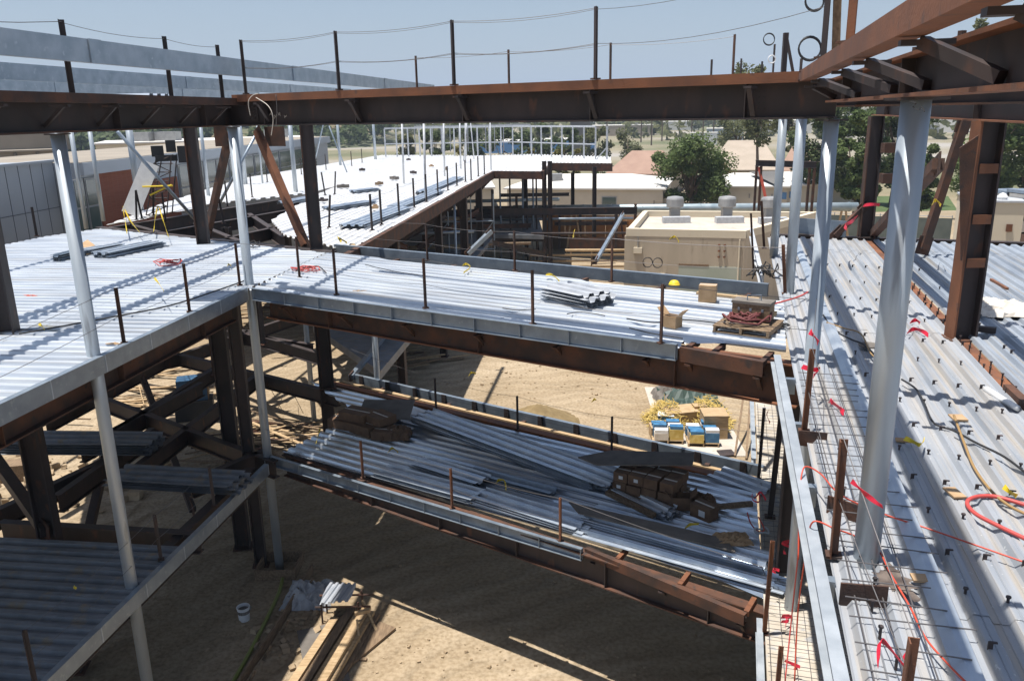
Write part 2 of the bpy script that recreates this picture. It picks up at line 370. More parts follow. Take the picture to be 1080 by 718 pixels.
base = ramp(noise(0.25), [(0.3, (0.38, 0.30, 0.205)), (0.7, (0.47, 0.38, 0.27))])
speck = ramp(noise(9.0, 10), [(0.36, (0.74, 0.72, 0.68)), (0.58, (1, 1, 1))])
base = mix(1.0, base, speck, 'MULTIPLY')
# wheel tracks scraped round the pit: bent wave bands broken by noise
wv = t.nodes.new('ShaderNodeTexWave'); wv.wave_type = 'RINGS'; wv.rings_direction = 'Z'; wv.inputs['Scale'].default_value = 0.35; wv.inputs['Distortion'].default_value = 9.0; wv.inputs['Detail'].default_value = 3
mp = t.nodes.new('ShaderNodeMapping'); mp.inputs['Location'].default_value = (-4, -9, 0)
L.new(geo.outputs['Position'], mp.inputs[0]); L.new(mp.outputs[0], wv.inputs['Vector'])
trk = ramp(wv.outputs['Fac'], [(0.3, (0.80, 0.78, 0.75)), (0.6, (1, 1, 1))])
damp = ramp(noise(0.10, 5), [(0.42, (0.80, 0.76, 0.70)), (0.58, (1, 1, 1))])
base = mix(0.7, base, mix(1.0, base, damp, 'MULTIPLY'))
base = mix(0.45, base, mix(1.0, base, trk, 'MULTIPLY'))
far = ramp(noise(0.012, 8), [(0.35, (0.10, 0.12, 0.06)), (0.5, (0.26, 0.23, 0.16)), (0.62, (0.34, 0.32, 0.29))])
dist = t.nodes.new('ShaderNodeVectorMath'); dist.operation = 'LENGTH'; L.new(geo.outputs['Position'], dist.inputs[0])
mr = t.nodes.new('ShaderNodeMapRange'); mr.inputs[1].default_value = 85; mr.inputs[2].default_value = 150; L.new(dist.outputs['Value'], mr.inputs[0])
L.new(mix(mr.outputs[0], base, far), b.inputs['Base Color']); b.inputs['Roughness'].default_value = 0.95; b.inputs['Specular IOR Level'].default_value = 0.1
bp = t.nodes.new('ShaderNodeBump'); bp.inputs['Strength'].default_value = 1.0; bp.inputs['Distance'].default_value = 0.11
mth = t.nodes.new('ShaderNodeMath'); mth.operation = 'MULTIPLY_ADD'; mth.inputs[1].default_value = 0.6
L.new(noise(5.0, 9), mth.inputs[0]); L.new(wv.outputs['Fac'], mth.inputs[2])
L.new(mth.outputs[0], bp.inputs['Height']); L.new(bp.outputs[0], b.inputs['Normal'])
tag(g.obj('ground', gm), kind='structure', label='dusty tan dirt of the building pit', cat='ground')
def sheet(name, pts, z, m, label, cat):
    mb = MB(); mb.add([(p[0], p[1], z) for p in pts], [tuple(range(len(pts)))]); return tag(mb.obj(name, m), label, cat, kind='structure')
sheet('lawn', [at(908, 224, 0), at(1010, 222, 0), at(1000, 207, 0), at(912, 207, 0)], 0.012, 'lawn', 'sunlit lawn beneath the right hand trees', 'lawn')
def ridge(name, m, d, az0, az1, prof, depth, label, seg=60, seed=1):
    rr = random.Random(seed); mb = MB(); rows = 7
    ph = [(rr.uniform(0.5, 6), rr.uniform(0, 6.3), rr.uniform(.3, 1)) for _ in range(6)]
    for i in range(seg + 1):
        s_ = i / seg; a = math.radians(az0 + (az1 - az0) * s_)
        h = 0
        for k in range(len(prof) - 1):
            if prof[k][0] <= s_ <= prof[k + 1][0]:
                tt = (s_ - prof[k][0]) / (prof[k + 1][0] - prof[k][0]); tt = tt * tt * (3 - 2 * tt); h = prof[k][1] * (1 - tt) + prof[k + 1][1] * tt
        h *= 1 + 0.06 * sum(w * math.sin(f * 9 * s_ + p) for f, p, w in ph)
        for j in range(rows):
            w = j / (rows - 1); dd = d + depth * w
            hh = h * (math.sin(math.pi * w) ** 0.8 if 0 < w < 1 else 0) * (1 + 0.1 * math.sin(17 * s_ + 5 * w))
            mb.v.append(V((dd * math.sin(a), dd * math.cos(a), hh - 0.5)))
    for i in range(seg):
        for j in range(rows - 1):
            a = i * rows + j; mb.f.append((a, a + 1, a + rows + 1, a + rows))
    return tag(mb.obj(name, m, smooth=True), label, name, kind='structure')
ridge('hill', 'hill', 330, -44, -6, [(0, 26), (0.35, 22), (0.6, 16), (0.85, 10), (1, 1)], 260, 'dry wooded hillside far behind the left wing', seed=3)
ridge('mountain', 'mount', 5200, -34, 16, [(0, 30), (0.25, 120), (0.45, 330), (0.55, 210), (0.7, 90), (1, 40)], 1800, 'hazy blue mountain low on the horizon', seed=5)
ridge('distant_hills', 'hill', 1500, -4, 44, [(0, 30), (0.3, 22), (0.6, 30), (1, 44)], 700, 'faint hills behind the far town', seed=8)
# ------------------------------------------------------------------ trees
def leaves(mb, c, rad, n, size, rr, shell=0.55):
    for _ in range(n):
        while True:
            d = V((rr.gauss(0, 1), rr.gauss(0, 1), rr.gauss(0, 1)))
            if d.length > .1: break
        d.normalize(); r = shell + (1 - shell) * rr.random() ** 0.6
        p = V(c) + V((d.x * rad[0], d.y * rad[1], d.z * rad[2])) * r
        a = V((rr.gauss(0, 1), rr.gauss(0, 1), rr.gauss(0, .6))).normalized(); b2 = a.cross(d + V((rr.uniform(-.7, .7), rr.uniform(-.7, .7), rr.uniform(-.2, .9))))
        if b2.length < .05: continue
        b2.normalize(); s_ = size * rr.uniform(.6, 1.4)
        o = len(mb.v); mb.v += [p - a * s_, p + b2 * s_ * .55 - a * .1 * s_, p + a * s_, p - b2 * s_ * .55 + a * .1 * s_]; mb.f.append((o, o + 1, o + 2, o + 3))
def tree(base, h, w, label, m='leaf', n=2600, size=0.22, lobes=14, trunk=0.35, seed=0, group=None, squash=0.5, gap=0.0):
    rr = random.Random(seed); base = V(base); t_ = T('tree', base, label, 'tree', group)
    tr = MB(); tr.tube([base, base + V((w * .02, 0, h * .25)), base + V((-w * .02, w * .02, h * trunk)), base + V((0, 0, h * .75))], max(.12, w * .035), 8, r2=.04)
    cr = MB(); ch = h * (1 - trunk * .75); cc = base + V((0, 0, h - ch / 2))
    for k in range(lobes):
        a = rr.uniform(0, 6.28); rad = w * .5 * (rr.random() ** .4) * rr.uniform(.6, .95); zz = rr.uniform(-.46, .42) * ch
        fall = math.sqrt(max(.1, 1 - (zz / (ch * .52)) ** 2)); p = cc + V((math.cos(a) * rad * fall, math.sin(a) * rad * fall, zz))
        lr = w * rr.uniform(.09, .24) * (1 - gap) * (1 if lobes < 30 else .8)
        leaves(cr, p, (lr, lr, lr * (squash + .35)), n // lobes, size, rr, .35)
        if k % 2 == 0: tr.tube([base + V((0, 0, h * rr.uniform(trunk * .7, .55))), p.lerp(cc, .5) - V((0, 0, lr * .2)), p], w * .014, 5, r2=.02)
    t_.p('trunk', tr, 'bark', smooth=True); t_.p('crown', cr, m)
    return t_.e
def tpx(px, pyb, pyt, wpx, label, d=None, **k):
    """tree standing on the ground under image column px: base/top rows and crown width as seen"""
    if d is None: b_ = at(px, pyb, 0)
    else:
        b_ = atd(px, pyb, d); b_.z = 0
    D = math.hypot(b_.x, b_.y); top = gz(px, pyt, b_)
    return tree(b_, top, wpx * D / 858 * .98, label, **k)
tpx(728, 216, 139, 88, 'big round leafy green tree behind the tan block building', seed=2, n=15000, size=.19, lobes=44, trunk=.2, d=98, m='leaf')
tpx(752, 214, 168, 34, 'small pale yellow tree tucked beside the big round tree', seed=4, n=1500, size=.22, d=104, m='leaf_yellow', trunk=.25)
tpx(662, 160, 136, 36, 'grey green bushy tree left of the brown roofed house', seed=5, n=1800, size=.3, d=190, m='leaf_olive', trunk=.15)
tpx(634, 176, 158, 26, 'low green shrubby tree at the end of the far white deck', seed=6, n=900, size=.25, d=135, m='leaf', trunk=.1)
for i, (px, d, yt, w, m, lab) in enumerate([
        (888, 108, 96, 70, 'leaf_dark', 'tall dark green tree just right of the third round column'),
        (921, 92, 112, 64, 'leaf', 'broad green tree with its trunk over the lawn'),
        (962, 112, 100, 66, 'leaf_dark', 'dense green tree hidden partly by the nearest round column'),
        (994, 98, 150, 40, 'leaf', 'light green shrubby tree behind the built-up rusty column'),
        (1068, 100, 112, 76, 'leaf', 'leafy green tree at the right edge behind the block pallets'),
        (1110, 108, 90, 70, 'leaf_dark', 'dark tree cut off by the right edge'),
        (1046, 128, 12, 46, 'leaf_olive', 'tall thin tree whose top shows above the right roof girder'),
        (808, 120, 54, 62, 'leaf_olive', 'tall wispy tree whose top peeks over the roof edge'),
        (846, 150, 108, 38, 'leaf_olive', 'slim tree with a bare trunk between two round columns'),
        (786, 175, 124, 60, 'leaf_olive', 'spreading thin olive tree behind the tan flat roof')]):
    tpx(px, 0, yt, w, lab, d=d, seed=20 + i, m=m, n=10000 if i < 6 else 2600, size=.22 if i < 6 else .27, lobes=36 if i < 6 else 16, trunk=.22 if i < 6 else .5, gap=0 if i < 6 else .15)
for i, (px, d, yt, w, m) in enumerate([(420, 175, 129, 34, 'leaf_olive'), (452, 160, 131, 40, 'leaf_dark'), (488, 170, 127, 46, 'leaf_dark'), (528, 165, 129, 44, 'leaf_dark'), (566, 168, 126, 42, 'leaf_dark'), (596, 160, 131, 36, 'leaf_dark'), (630, 190, 134, 36, 'leaf_olive')]):
    tpx(px, 0, yt, w, '%s tree from the left in the dark row behind the stud frame' % ORD[i], d=d, seed=50 + i, m=m, n=1500, size=.42, lobes=12, trunk=.12, group='trees behind the stud frame')
for i, (px, py, w) in enumerate([(590, 160, 26), (560, 163, 22), (610, 163, 20), (480, 158, 20)]):
    tpx(px, 0, py - 9, w, '%s yellow green bush along the far deck end' % ORD[i], d=120, seed=70 + i, m='leaf_yellow', n=600, size=.28, lobes=7, trunk=.08, group='bushes beyond the far deck')
# woods on the hillside and the hazy plain read as one mass
def woods(name, az0, az1, d0, d1, zf, n, w, label, seed, m='leaf_dark'):
    rr = random.Random(seed); mb = MB()
    for _ in range(n):
        a = math.radians(rr.uniform(az0, az1)); d = rr.uniform(d0, d1); p = V((d * math.sin(a), d * math.cos(a), zf(d) + w * .3))
        r = w * rr.uniform(.5, 1.1)
        leaves(mb, p, (r * .6, r * .6, r * .5), 46, w * .16, rr, .5)
    return tag(mb.obj(name, m), label, 'woods', kind='stuff')
woods('woods', -43, -8, 336, 450, lambda d: 18 * math.sin(math.pi * min(1, (d - 330) / 260)) ** .8 - 1.5, 620, 9, 'dark oaks dotted over the dry hillside', 4)
woods('far_woods', -8, 44, 330, 900, lambda d: 0, 230, 13, 'hazy trees across the far plain', 6, 'leaf_olive')
# ------------------------------------------------------------------ buildings behind
def house(name, poly, z0, ze, m_wall, m_roof, label, cat='building', ridge_h=0.0, over=0.4, eave=0.18):
    c = V((sum(p[0] for p in poly) / len(poly), sum(p[1] for p in poly) / len(poly), z0)); th = T(name, c, label, cat)
    th.p('wall', MB().prism(poly, z0, ze), m_wall)
    P2 = [c.xy + (V(p[:2]) - c.xy) * (1 + over / (V(p[:2]) - c.xy).length) for p in poly]
    if ridge_h <= 0:
        th.p('roof', MB().prism(P2, ze + .002, ze + eave), m_roof)
    else:
        mb = MB(); mid = [(P2[0] + P2[3]) / 2, (P2[1] + P2[2]) / 2]; mid = [mid[0].lerp(mid[1], .25), mid[1].lerp(mid[0], .25)]
        z = ze + .002; q = [xyz(p, z) for p in P2] + [xyz(p, z + eave) for p in P2] + [xyz(m_, z + ridge_h) for m_ in mid]
        mb.add(q, [(3, 2, 1, 0), (0, 1, 5, 4), (1, 2, 6, 5), (2, 3, 7, 6), (3, 0, 4, 7), (4, 5, 9, 8), (6, 7, 8, 9), (5, 6, 9), (7, 4, 8)])
        th.p('roof', mb, m_roof)
    return th
def rect(a, b_, depth):      # plan rectangle: front edge a->b, going back
    a, b_ = V((a[0], a[1])), V((b_[0], b_[1])); d = (b_ - a).normalized(); n = V((-d.y, d.x))
    if n.y < 0: n = -n
    return [a, b_, b_ + n * depth, a + n * depth]
# tan block building with roof fans
A = at(659, 241, 5.2); B_ = at(786, 243.5, 5.2); TBr = rect(A, B_, 8.6); TBr[2] = V(at(862, 223.5, 5.2)[:2]); TBr[3] = V(at(681, 222, 5.2)[:2])
c = (TBr[0] + TBr[2]) / 2
tb = T('block_building', (c.x, c.y, 0), 'tan stuccoed block building with a gravel roof and parapet', 'building')
tb.p('wall', MB().prism(TBr, 0, 4.75), 'stucco')
dx = (TBr[1] - TBr[0]).normalized(); dy = (TBr[2] - TBr[1]).normalized()
par = MB(); H0, H1 = 4.752, 5.2
def stripbox(mb, a, b_, w, z0, z1):
    a, b_ = V(a[:2]), V(b_[:2]); mb.bar(xyz(a, (z0 + z1) / 2), xyz(b_, (z0 + z1) / 2), w, z1 - z0)
ins = .17
stripbox(par, TBr[0] + dy * ins, TBr[1] + dy * ins, .34, H0, H1); stripbox(par, TBr[3] - dy * ins, TBr[2] - dy * ins, .34, H0, H1)
stripbox(par, TBr[0] + dy * .342 + dx * ins, TBr[3] - dy * .342 + dx * ins, .34, H0, H1); stripbox(par, TBr[1] + dy * .342 - dx * ins, TBr[2] - dy * .342 - dx * ins, .34, H0, H1)
tb.p('parapet', par, 'stucco_lt')
tb.p('roof', MB().prism([TBr[0] + (dx + dy) * .345, TBr[1] + (dy - dx) * .345, TBr[2] - (dx + dy) * .345, TBr[3] + (dx - dy) * .345], 4.752, 4.80), 'roofgrit')
ff = V((dx.x, dx.y, 0)); pn = V((-dy.x, -dy.y, 0))
def wallpt(fx, z, o=0.0): return xyz(TBr[0] + (TBr[1] - TBr[0]) * fx, z) + pn * o
sg = MB(); sg.bar(wallpt(.47, 2.1, .02), wallpt(.985, 2.1, .02), .05, 1.9); tb.p('lower_panel', sg, 'sage')
st = MB(); st.bar(wallpt(.47, 3.12, .03), wallpt(.72, 3.12, .03), .06, .12); tb.p('stain_strip', st, 'oldwood')
for i in range(3):
    for j in range(2):
        w = MB(); q = wallpt(.80 + .045 * j, 4.35 - .35 * i, 0); w.bar(q, q + pn * .10, .09, .09); tb.p('dowel', w, 'orange')
for fx_, z_, w_, h_ in ((.12, 3.9, .5, .35), (.33, 2.3, .35, .5)):
    cb_ = MB(); cb_.bar(wallpt(fx_, z_, .06) - ff * w_ / 2, wallpt(fx_, z_, .06) + ff * w_ / 2, .12, h_); tb.p('junction_box', cb_, 'stucco_lt')
cd = MB(); cd.tube([wallpt(.12, 4.05, .05), wallpt(.12, 4.74, .05)], .03, 6); tb.p('conduit', cd, 'unit')
dp = MB(); dp.tube([wallpt(.965, .2, .06), wallpt(.965, 4.7, .06)], .05, 8); tb.p('downpipe', dp, 'stucco_lt')
FAN = None
for i, px in enumerate((713, 769, 815)):
    p = at(px, 235 if i < 2 else 236, 4.80)
    f_ = T('roof_fan', p, ['grey mushroom roof fan nearest the left parapet of the tan block building', 'grey mushroom roof fan in the middle of the tan block roof', 'grey mushroom roof fan at the right end behind the round columns'][i], 'roof fan', 'roof fans on the block building')
    f_.p('base_duct', MB().box(p + V((0, 0, .20)), (1.8, .6, .4)), 'galv_white')
    f_.p('neck', MB().box(p + V((0.15, 1.3, .42)), (.62, .62, .84)), 'unit')
    f_.p('hood', MB().lathe(p + V((0.15, 1.3, .85)), [(.38, 0), (.55, .05), (.58, .10), (.58, .58), (.52, .70), (.2, .76)], 20), 'unit')
# long white roofed portables
for i, (l, r_, y, ze, dep, mw, mr_, lab, rh) in enumerate([
        ((535, 209), (699, 209), 0, 3.1, 15, 'portable', 'whiteroof', 'long cream portable classroom with a white roof left of the round tree', 1.3),
        ((452, 206), (548, 208), 0, 2.9, 12, 'portable', 'whiteroof', 'low cream hut behind the open frame of the far wing', 1.0),
        ((751, 221), (829, 222), 0, 2.75, 12, 'portable', 'whiteroof', 'cream portable with white roof behind the three roof fans', 1.3),
        ((826, 221), (904, 217), 0, 2.75, 12, 'portable', 'whiteroof', 'cream portable with white roof left of the green fence screen', 1.3)]):
    a = at(l[0], l[1], 0); b2 = at(r_[0], r_[1], 0)
    if i == 0: a = atd(535, 209, 100); b2 = atd(699, 209, 97)
    if i == 1: a = atd(440, 206, 104); b2 = atd(520, 208, 104)
    hs = house('portable_building', rect(a, b2, dep), 0, ze, mw, mr_, lab, 'building', ridge_h=rh, over=.5)
    d2 = (V(b2[:2]) - V(a[:2])).normalized(); d3 = V((d2.x, d2.y, 0)); nn = V((d2.y, -d2.x, 0))
    if nn.y > 0: nn = -nn
    for k, fx in enumerate((.18, .5, .8)):
        q = xyz(V(a[:2]).lerp(V(b2[:2]), fx), 1.7) + nn * .02
        if i == 0 and k == 1:
            wn = MB(); wn.bar(q + d3 * 2.2, q + d3 * 4.0, .06, 1.2); o_ = hs.p('window', wn, 'frame')
            wp = MB(); wp.bar(q + nn * .04 + d3 * 2.3, q + nn * .04 + d3 * 3.9, .02, 1.0); hs.p('pane', wp, 'glass', parent=o_)
        if i in (2, 3):
            w2 = MB(); w2.bar(q + nn * .03 - d3 * .08, q + nn * .03 + d3 * .08, .12, .5); hs.p('vent_box', w2, 'unit')
    if i in (2, 3):
        q = xyz(V(a[:2]).lerp(V(b2[:2]), .93 if i == 2 else .12), 1.75) + nn * .05
        hs.p('sign_panel', MB().bar(q - d3 * .55, q + d3 * .55, .05, .8), 'signblue')
    if i == 0:
        hs.p('roof_unit', MB().box(xyz(V(a[:2]).lerp(V(b2[:2]), .28) - V((nn.x, nn.y)) * 4, 4.1), (1.6, 1.4, 1.1)), 'unit')
    if i == 2:
        hs.p('gable_panel', MB().add([xyz(b2, 3.1) + V((-1.6, -.55, 0)), xyz(b2, 3.1) + V((-1.6, -.55, 0)) + V((-1.6, 6, 1.2)), xyz(b2, 3.1) + V((.3, 6, 1.2)), xyz(b2, 3.1) + V((.3, 2.0, .5))], [(0, 3, 2, 1)]), 'asphalt')
a = atd(642, 178, 124); b2 = atd(704, 178, 122); house('tile_roof_house', rect(a, b2, 12), 0, 2.9, 'stucco', 'salmon', 'low house with a pinkish brown hipped roof beside the grey green tree', ridge_h=3.2, over=.7)
a = atd(748, 178, 132); b2 = atd(822, 178, 132); house('flat_roof_house', rect(a, b2, 20), 0, 2.8, 'stucco', 'tanroof', 'wide tan gravel roofed house behind the big round tree', ridge_h=4.2, over=.8)
a = atd(824, 176, 128); b2 = atd(868, 176, 128); house('tile_roof_house', rect(a, b2, 10), 0, 2.9, 'stucco', 'salmon', 'small house with a rose brown roof between two round columns', ridge_h=3.4, over=.7)
rr = random.Random(9)
FARB = [(742, 300, 9, 4, 'white'), (764, 340, 14, 4.5, 'panel'), (700, 520, 40, 5, 'whiteroof'), (656, 420, 30, 5, 'tanroof'), (820, 420, 30, 6, 'whiteroof'), (850, 500, 26, 5, 'whiteroof'), (612, 230, 5.5, 11.5, 'asphalt'), (560, 260, 40, 3.4, 'signblue'), (985, 420, 26, 7, 'whiteroof')]
LABF = ['tiny white building in the haze above the round tree', 'tiny blue grey shed in the haze above the olive tree', 'long pale warehouse far off above the brown house', 'tan far building left of the pale warehouse', 'white far building right of the first round column', 'pale far building under the roof girder by the third column', 'tall narrow dark slab building behind the far stud frame', 'long low blue building behind the far stud frame', 'white far building glimpsed through the right hand trees']
for (px, d, w, h, m), lab in zip(FARB, LABF):
    a = atd(px, 150, d); p = V((a.x, a.y)); dd = V((p.y, -p.x)).normalized()
    house('distant_building', rect(p - dd * w / 2, p + dd * w / 2, w * .6), 0, h, m, 'whiteroof' if m != 'asphalt' else 'asphalt', lab, ridge_h=0, over=.2)
# left: grey panelled hall, brick and glass wing
pa = atd(-60, 175, 40); pb = atd(56, 175, 46); ztop = gz(30, 175, (pa + pb) / 2)
ph = T('panel_building', xyz(pb, 0), 'big hall clad in grey metal panels behind the left deck', 'building')
q = rect(pa, pb, 10); ph.p('wall', MB().prism(q, 0, ztop), 'panel')
dd = (V(pb[:2]) - V(pa[:2])).normalized(); d3 = V((dd.x, dd.y, 0)); nn = V((dd.y, -dd.x, 0))
Lp = (V(pb[:2]) - V(pa[:2])).length
jm = MB(); k = 0
for s_ in [Lp - .9 * i for i in range(12)]:
    if s_ > 0: jm.bar(xyz(pa, ztop - 6.2) + d3 * (s_ - .02) + nn * .006, xyz(pa, ztop - .01) + d3 * (s_ - .02) + nn * .006, .025, .012, side=d3)
jm.bar(xyz(pa, ztop - 2.15) + nn * .01, xyz(pb, ztop - 2.15) + nn * .01, .014, .03)
ph.p('panel_joint', jm, 'seam')
ph.p('coping', MB().bar(xyz(pa, ztop + .06) + nn * .03, xyz(pb, ztop + .06) + nn * .03, .3, .12), 'panel')
# receding wing
wz = ztop - .1
w0 = V(pb[:2]) + V((.9, .4)); w1 = atd(345, 150, 88); w1 = V((w1.x, w1.y)); wd = (w1 - w0).normalized(); w3 = V((wd.x, wd.y, 0)); wn = V((wd.y, -wd.x, 0))
wing = T('brick_wing', xyz(w0, 0), 'long wing with red brick and a row of tinted windows behind the left wing deck', 'building')
Lw = (w1 - w0).length
wing.p('wall', MB().prism([w0, w1, w1 + V((-wn.x, -wn.y)) * 9, w0 + V((-wn.x, -wn.y)) * 9], 0, wz - .6), 'panel')
wing.p('roof', MB().prism([w0 + V((wn.x, wn.y)) * .2, w1 + V((wn.x, wn.y)) * .2, w1 + V((-wn.x, -wn.y)) * 9, w0 + V((-wn.x, -wn.y)) * 9], wz + .003, wz + .03), 'duskwall')
wing.p('fascia', MB().prism([w0 + V((wn.x, wn.y)) * .35, w1 + V((wn.x, wn.y)) * .35, w1 + V((-wn.x, -wn.y)) * 9.2, w0 + V((-wn.x, -wn.y)) * 9.2], wz - .598, wz), 'panel')
def wpt(px, z):     # point on the wing face under an image column
    r = ray(px, 180); n = V((wn.x, wn.y)); s_ = n.dot(w0) / (n.x * r.x + n.y * r.y); return V((r.x * s_, r.y * s_, z))
def wbar(a, b_, z0, z1, th_, o): 
    mb = MB(); A_ = wpt(a, (z0 + z1) / 2) + wn * o; B2 = wpt(b_, (z0 + z1) / 2) + wn * o; mb.bar(A_, B2, th_, z1 - z0); return mb
bk = wing.p('brick_panel', wbar(99, 150, 0, wz - .61, .1, .06), 'brick')
bk = wing.p('brick_panel', wbar(150, 184, 0, wz - 1.4, .1, .06), 'brick')
for i, (a, b2) in enumerate([(73, 84), (85.5, 97)] + [(187 + 13.5 * j, 199.5 + 13.5 * j) for j in range(11)]):
    fo = wing.p('window', wbar(a, b2, wz - 3.6, wz - .75, .08, .045), 'frame')
    wing.p('pane', wbar(a + .7, b2 - .7, wz - 2.1, wz - .85, .02, .1), 'glass', parent=fo)
    wing.p('pane', wbar(a + .7, b2 - .7, wz - 3.5, wz - 2.2, .02, .1), 'glass', parent=fo)
# pale roofs further back
for i, (px0, px1, y, d, dep, zt, m, lab) in enumerate([
        (68, 140, 158, 62, 16, 9.1, 'whiteroof', 'white flat roof just behind the grey fascia of the brick wing'),
        (100, 335, 150, 110, 14, 9.3, 'whiteroof', 'long white flat roofed block under the wooded hillside'),
        (-60, 54, 150, 110, 12, 8.8, 'tanroof', 'big tan grandstand like building at the far left')]):
    a = atd(px0, y, d); b2 = atd(px1, y, d); hh = house('flat_roof_building', rect(a, b2, dep), 0, zt, 'stucco_lt' if i < 2 else 'duskwall', m if i < 2 else 'duskwall', lab)
    if i == 2:
        d3b = (V(b2[:2]) - V(a[:2])).normalized(); e3 = V((d3b.x, d3b.y, 0))
        for k in range(9):
            q = xyz(a, 0) + e3 * (2.2 + 2.2 * k); q.z = 6.2
            hh.p('pilaster', MB().box(q + V((0, -.15, 0)), (.25, .3, 5.0)), 'greyboard')
        hh.p('upper_wall', MB().bar(xyz(a, 10) + V((0, 4, 0)), xyz(b2, 10) + V((0, 4, 0)), .4, 2.4), 'duskwall')
    if i == 1:
        for k, px in enumerate((150, 178, 292)):
            q = atd(px, 150, d + 4); hh.p('roof_unit', MB().box(V((q.x, q.y, zt + .7)), (2.6, 2, 1.1)), 'unit')
# green screened fence and pipe
fa = at(858, 252, 0); fa = atd(856, 240, 84); fb = atd(1004, 236, 84)
fe = T('fence', xyz(fa, 0), 'fence hung with dark green screen in front of the lawn', 'fence')
fe.p('screen', MB().bar(xyz(fa, 1.05), xyz(fb, 1.05), .04, 2.0), 'screen')
for k in range(7):
    q = xyz(fa.lerp(fb, k / 6), 0) + V((0, .06, 0)); fe.p('post', MB().tube([q, q + V((0, 0, 2.3))], .035, 6), 'galv')
fe.p('rail', MB().tube([xyz(fa, 2.2) + V((0, .06, 0)), xyz(fb, 2.2) + V((0, .06, 0))], .025, 6), 'galv')
fn2a, fn2b = atd(690, 205, 92), atd(756, 206, 92)
fe2 = T('fence', xyz(fn2a, 0), 'dark open rail fence under the big round tree', 'fence')
for k in range(6):
    q = xyz(fn2a.lerp(fn2b, k / 5), 0); fe2.p('post', MB().tube([q, q + V((0, 0, 2.4))], .04, 6), 'mill')
for z in (.7, 1.2, 1.7, 2.2): fe2.p('rail', MB().tube([xyz(fn2a, z), xyz(fn2b, z)], .025, 5), 'mill')
pp = T('pipeline', at(640, 226, 0), 'long blue grey pipe carried on short frames behind the block building', 'pipe')
P0, P1 = atd(541, 212, 71), atd(905, 213, 74); P0.z = 3.95; P1.z = 3.95
pp.p('pipe', MB().tube([P0, P0.lerp(P1, .5), P1], .36, 14), 'duct', smooth=True)
for k in range(12):
    q = P0.lerp(P1, .04 + k * .085); col_ = MB(); col_.tube([q - d3 * .01, q + V((.03, 0, 0))], .40, 14); pp.p('collar', col_, 'duct')
for k in range(8):
    q = P0.lerp(P1, .05 + k * .13); fr_ = MB(); fr_.bar(xyz(q, 0) + V((-.6, 0, 0)), xyz(q, 3.6) + V((-.1, 0, 0)), .14, .14); fr_.bar(xyz(q, 0) + V((.8, 0, 0)), xyz(q, 3.6) + V((.25, 0, 0)), .14, .14); pp.p('trestle', fr_, 'wood' if k % 2 else 'rust')
def sheets(p, q, w, n, label, z, m='deck', group='bundles of deck sheets', dz=.055, jag=.12, rise=0.0):
    """stack of nested corrugated sheets lying from p to q"""
    p, q = V(p), V(q); u = (q - p); u.z = 0; L_ = u.length; u.normalize(); nn_ = V((-u.y, u.x, 0)); t_ = T('deck_bundle', xyz((p + q) / 2, z), label, 'deck sheets', group)
    for k in range(n):
        j = R_.uniform(-jag, jag); a = p + u * j + nn_ * R_.uniform(-.02, .02); b_ = q + u * (j + R_.uniform(-jag, jag) * .5)
        poly = [a - nn_ * w / 2, b_ - nn_ * w / 2, b_ + nn_ * w / 2, a + nn_ * w / 2]
        t_.p('deck_sheet', deckmesh([x.xy for x in poly], z + .076 + dz * k, u.xy, off=(p - nn_ * w / 2).xy.dot(V((-u.y, u.x)))), m)
    return t_
# ------------------------------------------------------------------ steel frame: roof level
def girder(name, p, q, ztop, d, b_, label, m='mill', kick=None, stiff=0, mf=None, cat='girder', group=None):
    """I girder with separate web and flanges"""
    p, q = xyz(p, ztop), xyz(q, ztop); t_ = T(name, xyz(p, ztop - d), label, cat, group); dn = (q - p).normalized(); sd = dn.cross(UP)
    t_.p('web', MB().bar(p - UP * d / 2, q - UP * d / 2, .02, d - .056), m)
    t_.p('top_flange', MB().bar(p - UP * .014, q - UP * .014, b_, .028), mf or m)
    t_.p('bottom_flange', MB().bar(p - UP * (d - .014), q - UP * (d - .014), b_, .028), mf or m)
    Ln = (q - p).length
    for k in range(stiff):
        c_ = p + dn * Ln * (k + .5) / stiff - UP * d / 2
        for s_ in (-1, 1): t_.p('stiffener', MB().box(c_ + sd * s_ * (b_ / 4 + .004), (.016, b_ / 2 - .02, d - .06), math.atan2(dn.y, dn.x)), m)
    return t_
def fascia(name, p, q, ztop, h, w, side, label, m, spacing=1.0, kick=None, km='mill', stiff=True, cat='edge channel', joints=False):
    p, q = xyz(p, ztop), xyz(q, ztop); t_ = T(name, xyz(p, ztop - h), label, cat); dn = (q - p).normalized(); side = V(side)
    t_.p('channel', MB().chan(p, q, h, w, .014, side), m)
    Ln = (q - p).length; n = int(Ln / spacing)
    for k in range(n + 1):
        c_ = p + dn * min(Ln - .02, .02 + k * Ln / max(1, n)) - UP * h / 2
        if joints: t_.p('joint_strip', MB().box(c_ - side * .003, (.025, .006, h - .01), math.atan2(dn.y, dn.x)), 'purlin')
        if stiff: t_.p('stiffener', MB().box(c_ + side * (w / 2 + .004), (.014, w - .022, h - .034), math.atan2(dn.y, dn.x)), m)
    return t_
def kickers(t_, p, q, ztop, h, out, zb, n, m='mill', w=.075, f0=.06, f1=.94, inset=.10):
    """diagonal struts from under the channel back to the girder's bottom flange; out = vector from channel to girder"""
    p, q = xyz(p, ztop - h), xyz(q, ztop - h); out = V(out); on_ = out.normalized()
    for k in range(n):
        a = p.lerp(q, f0 + (f1 - f0) * k / max(1, n - 1)) + on_ * inset - UP * .045
        e = a + on_ * (out.length - inset - .03); e.z = zb
        mb = MB(); mb.bar(a, e, w, w); mb.bar(a - on_ * .10, a + on_ * .22, w * 1.6, .035); t_.p('kicker', mb, m)
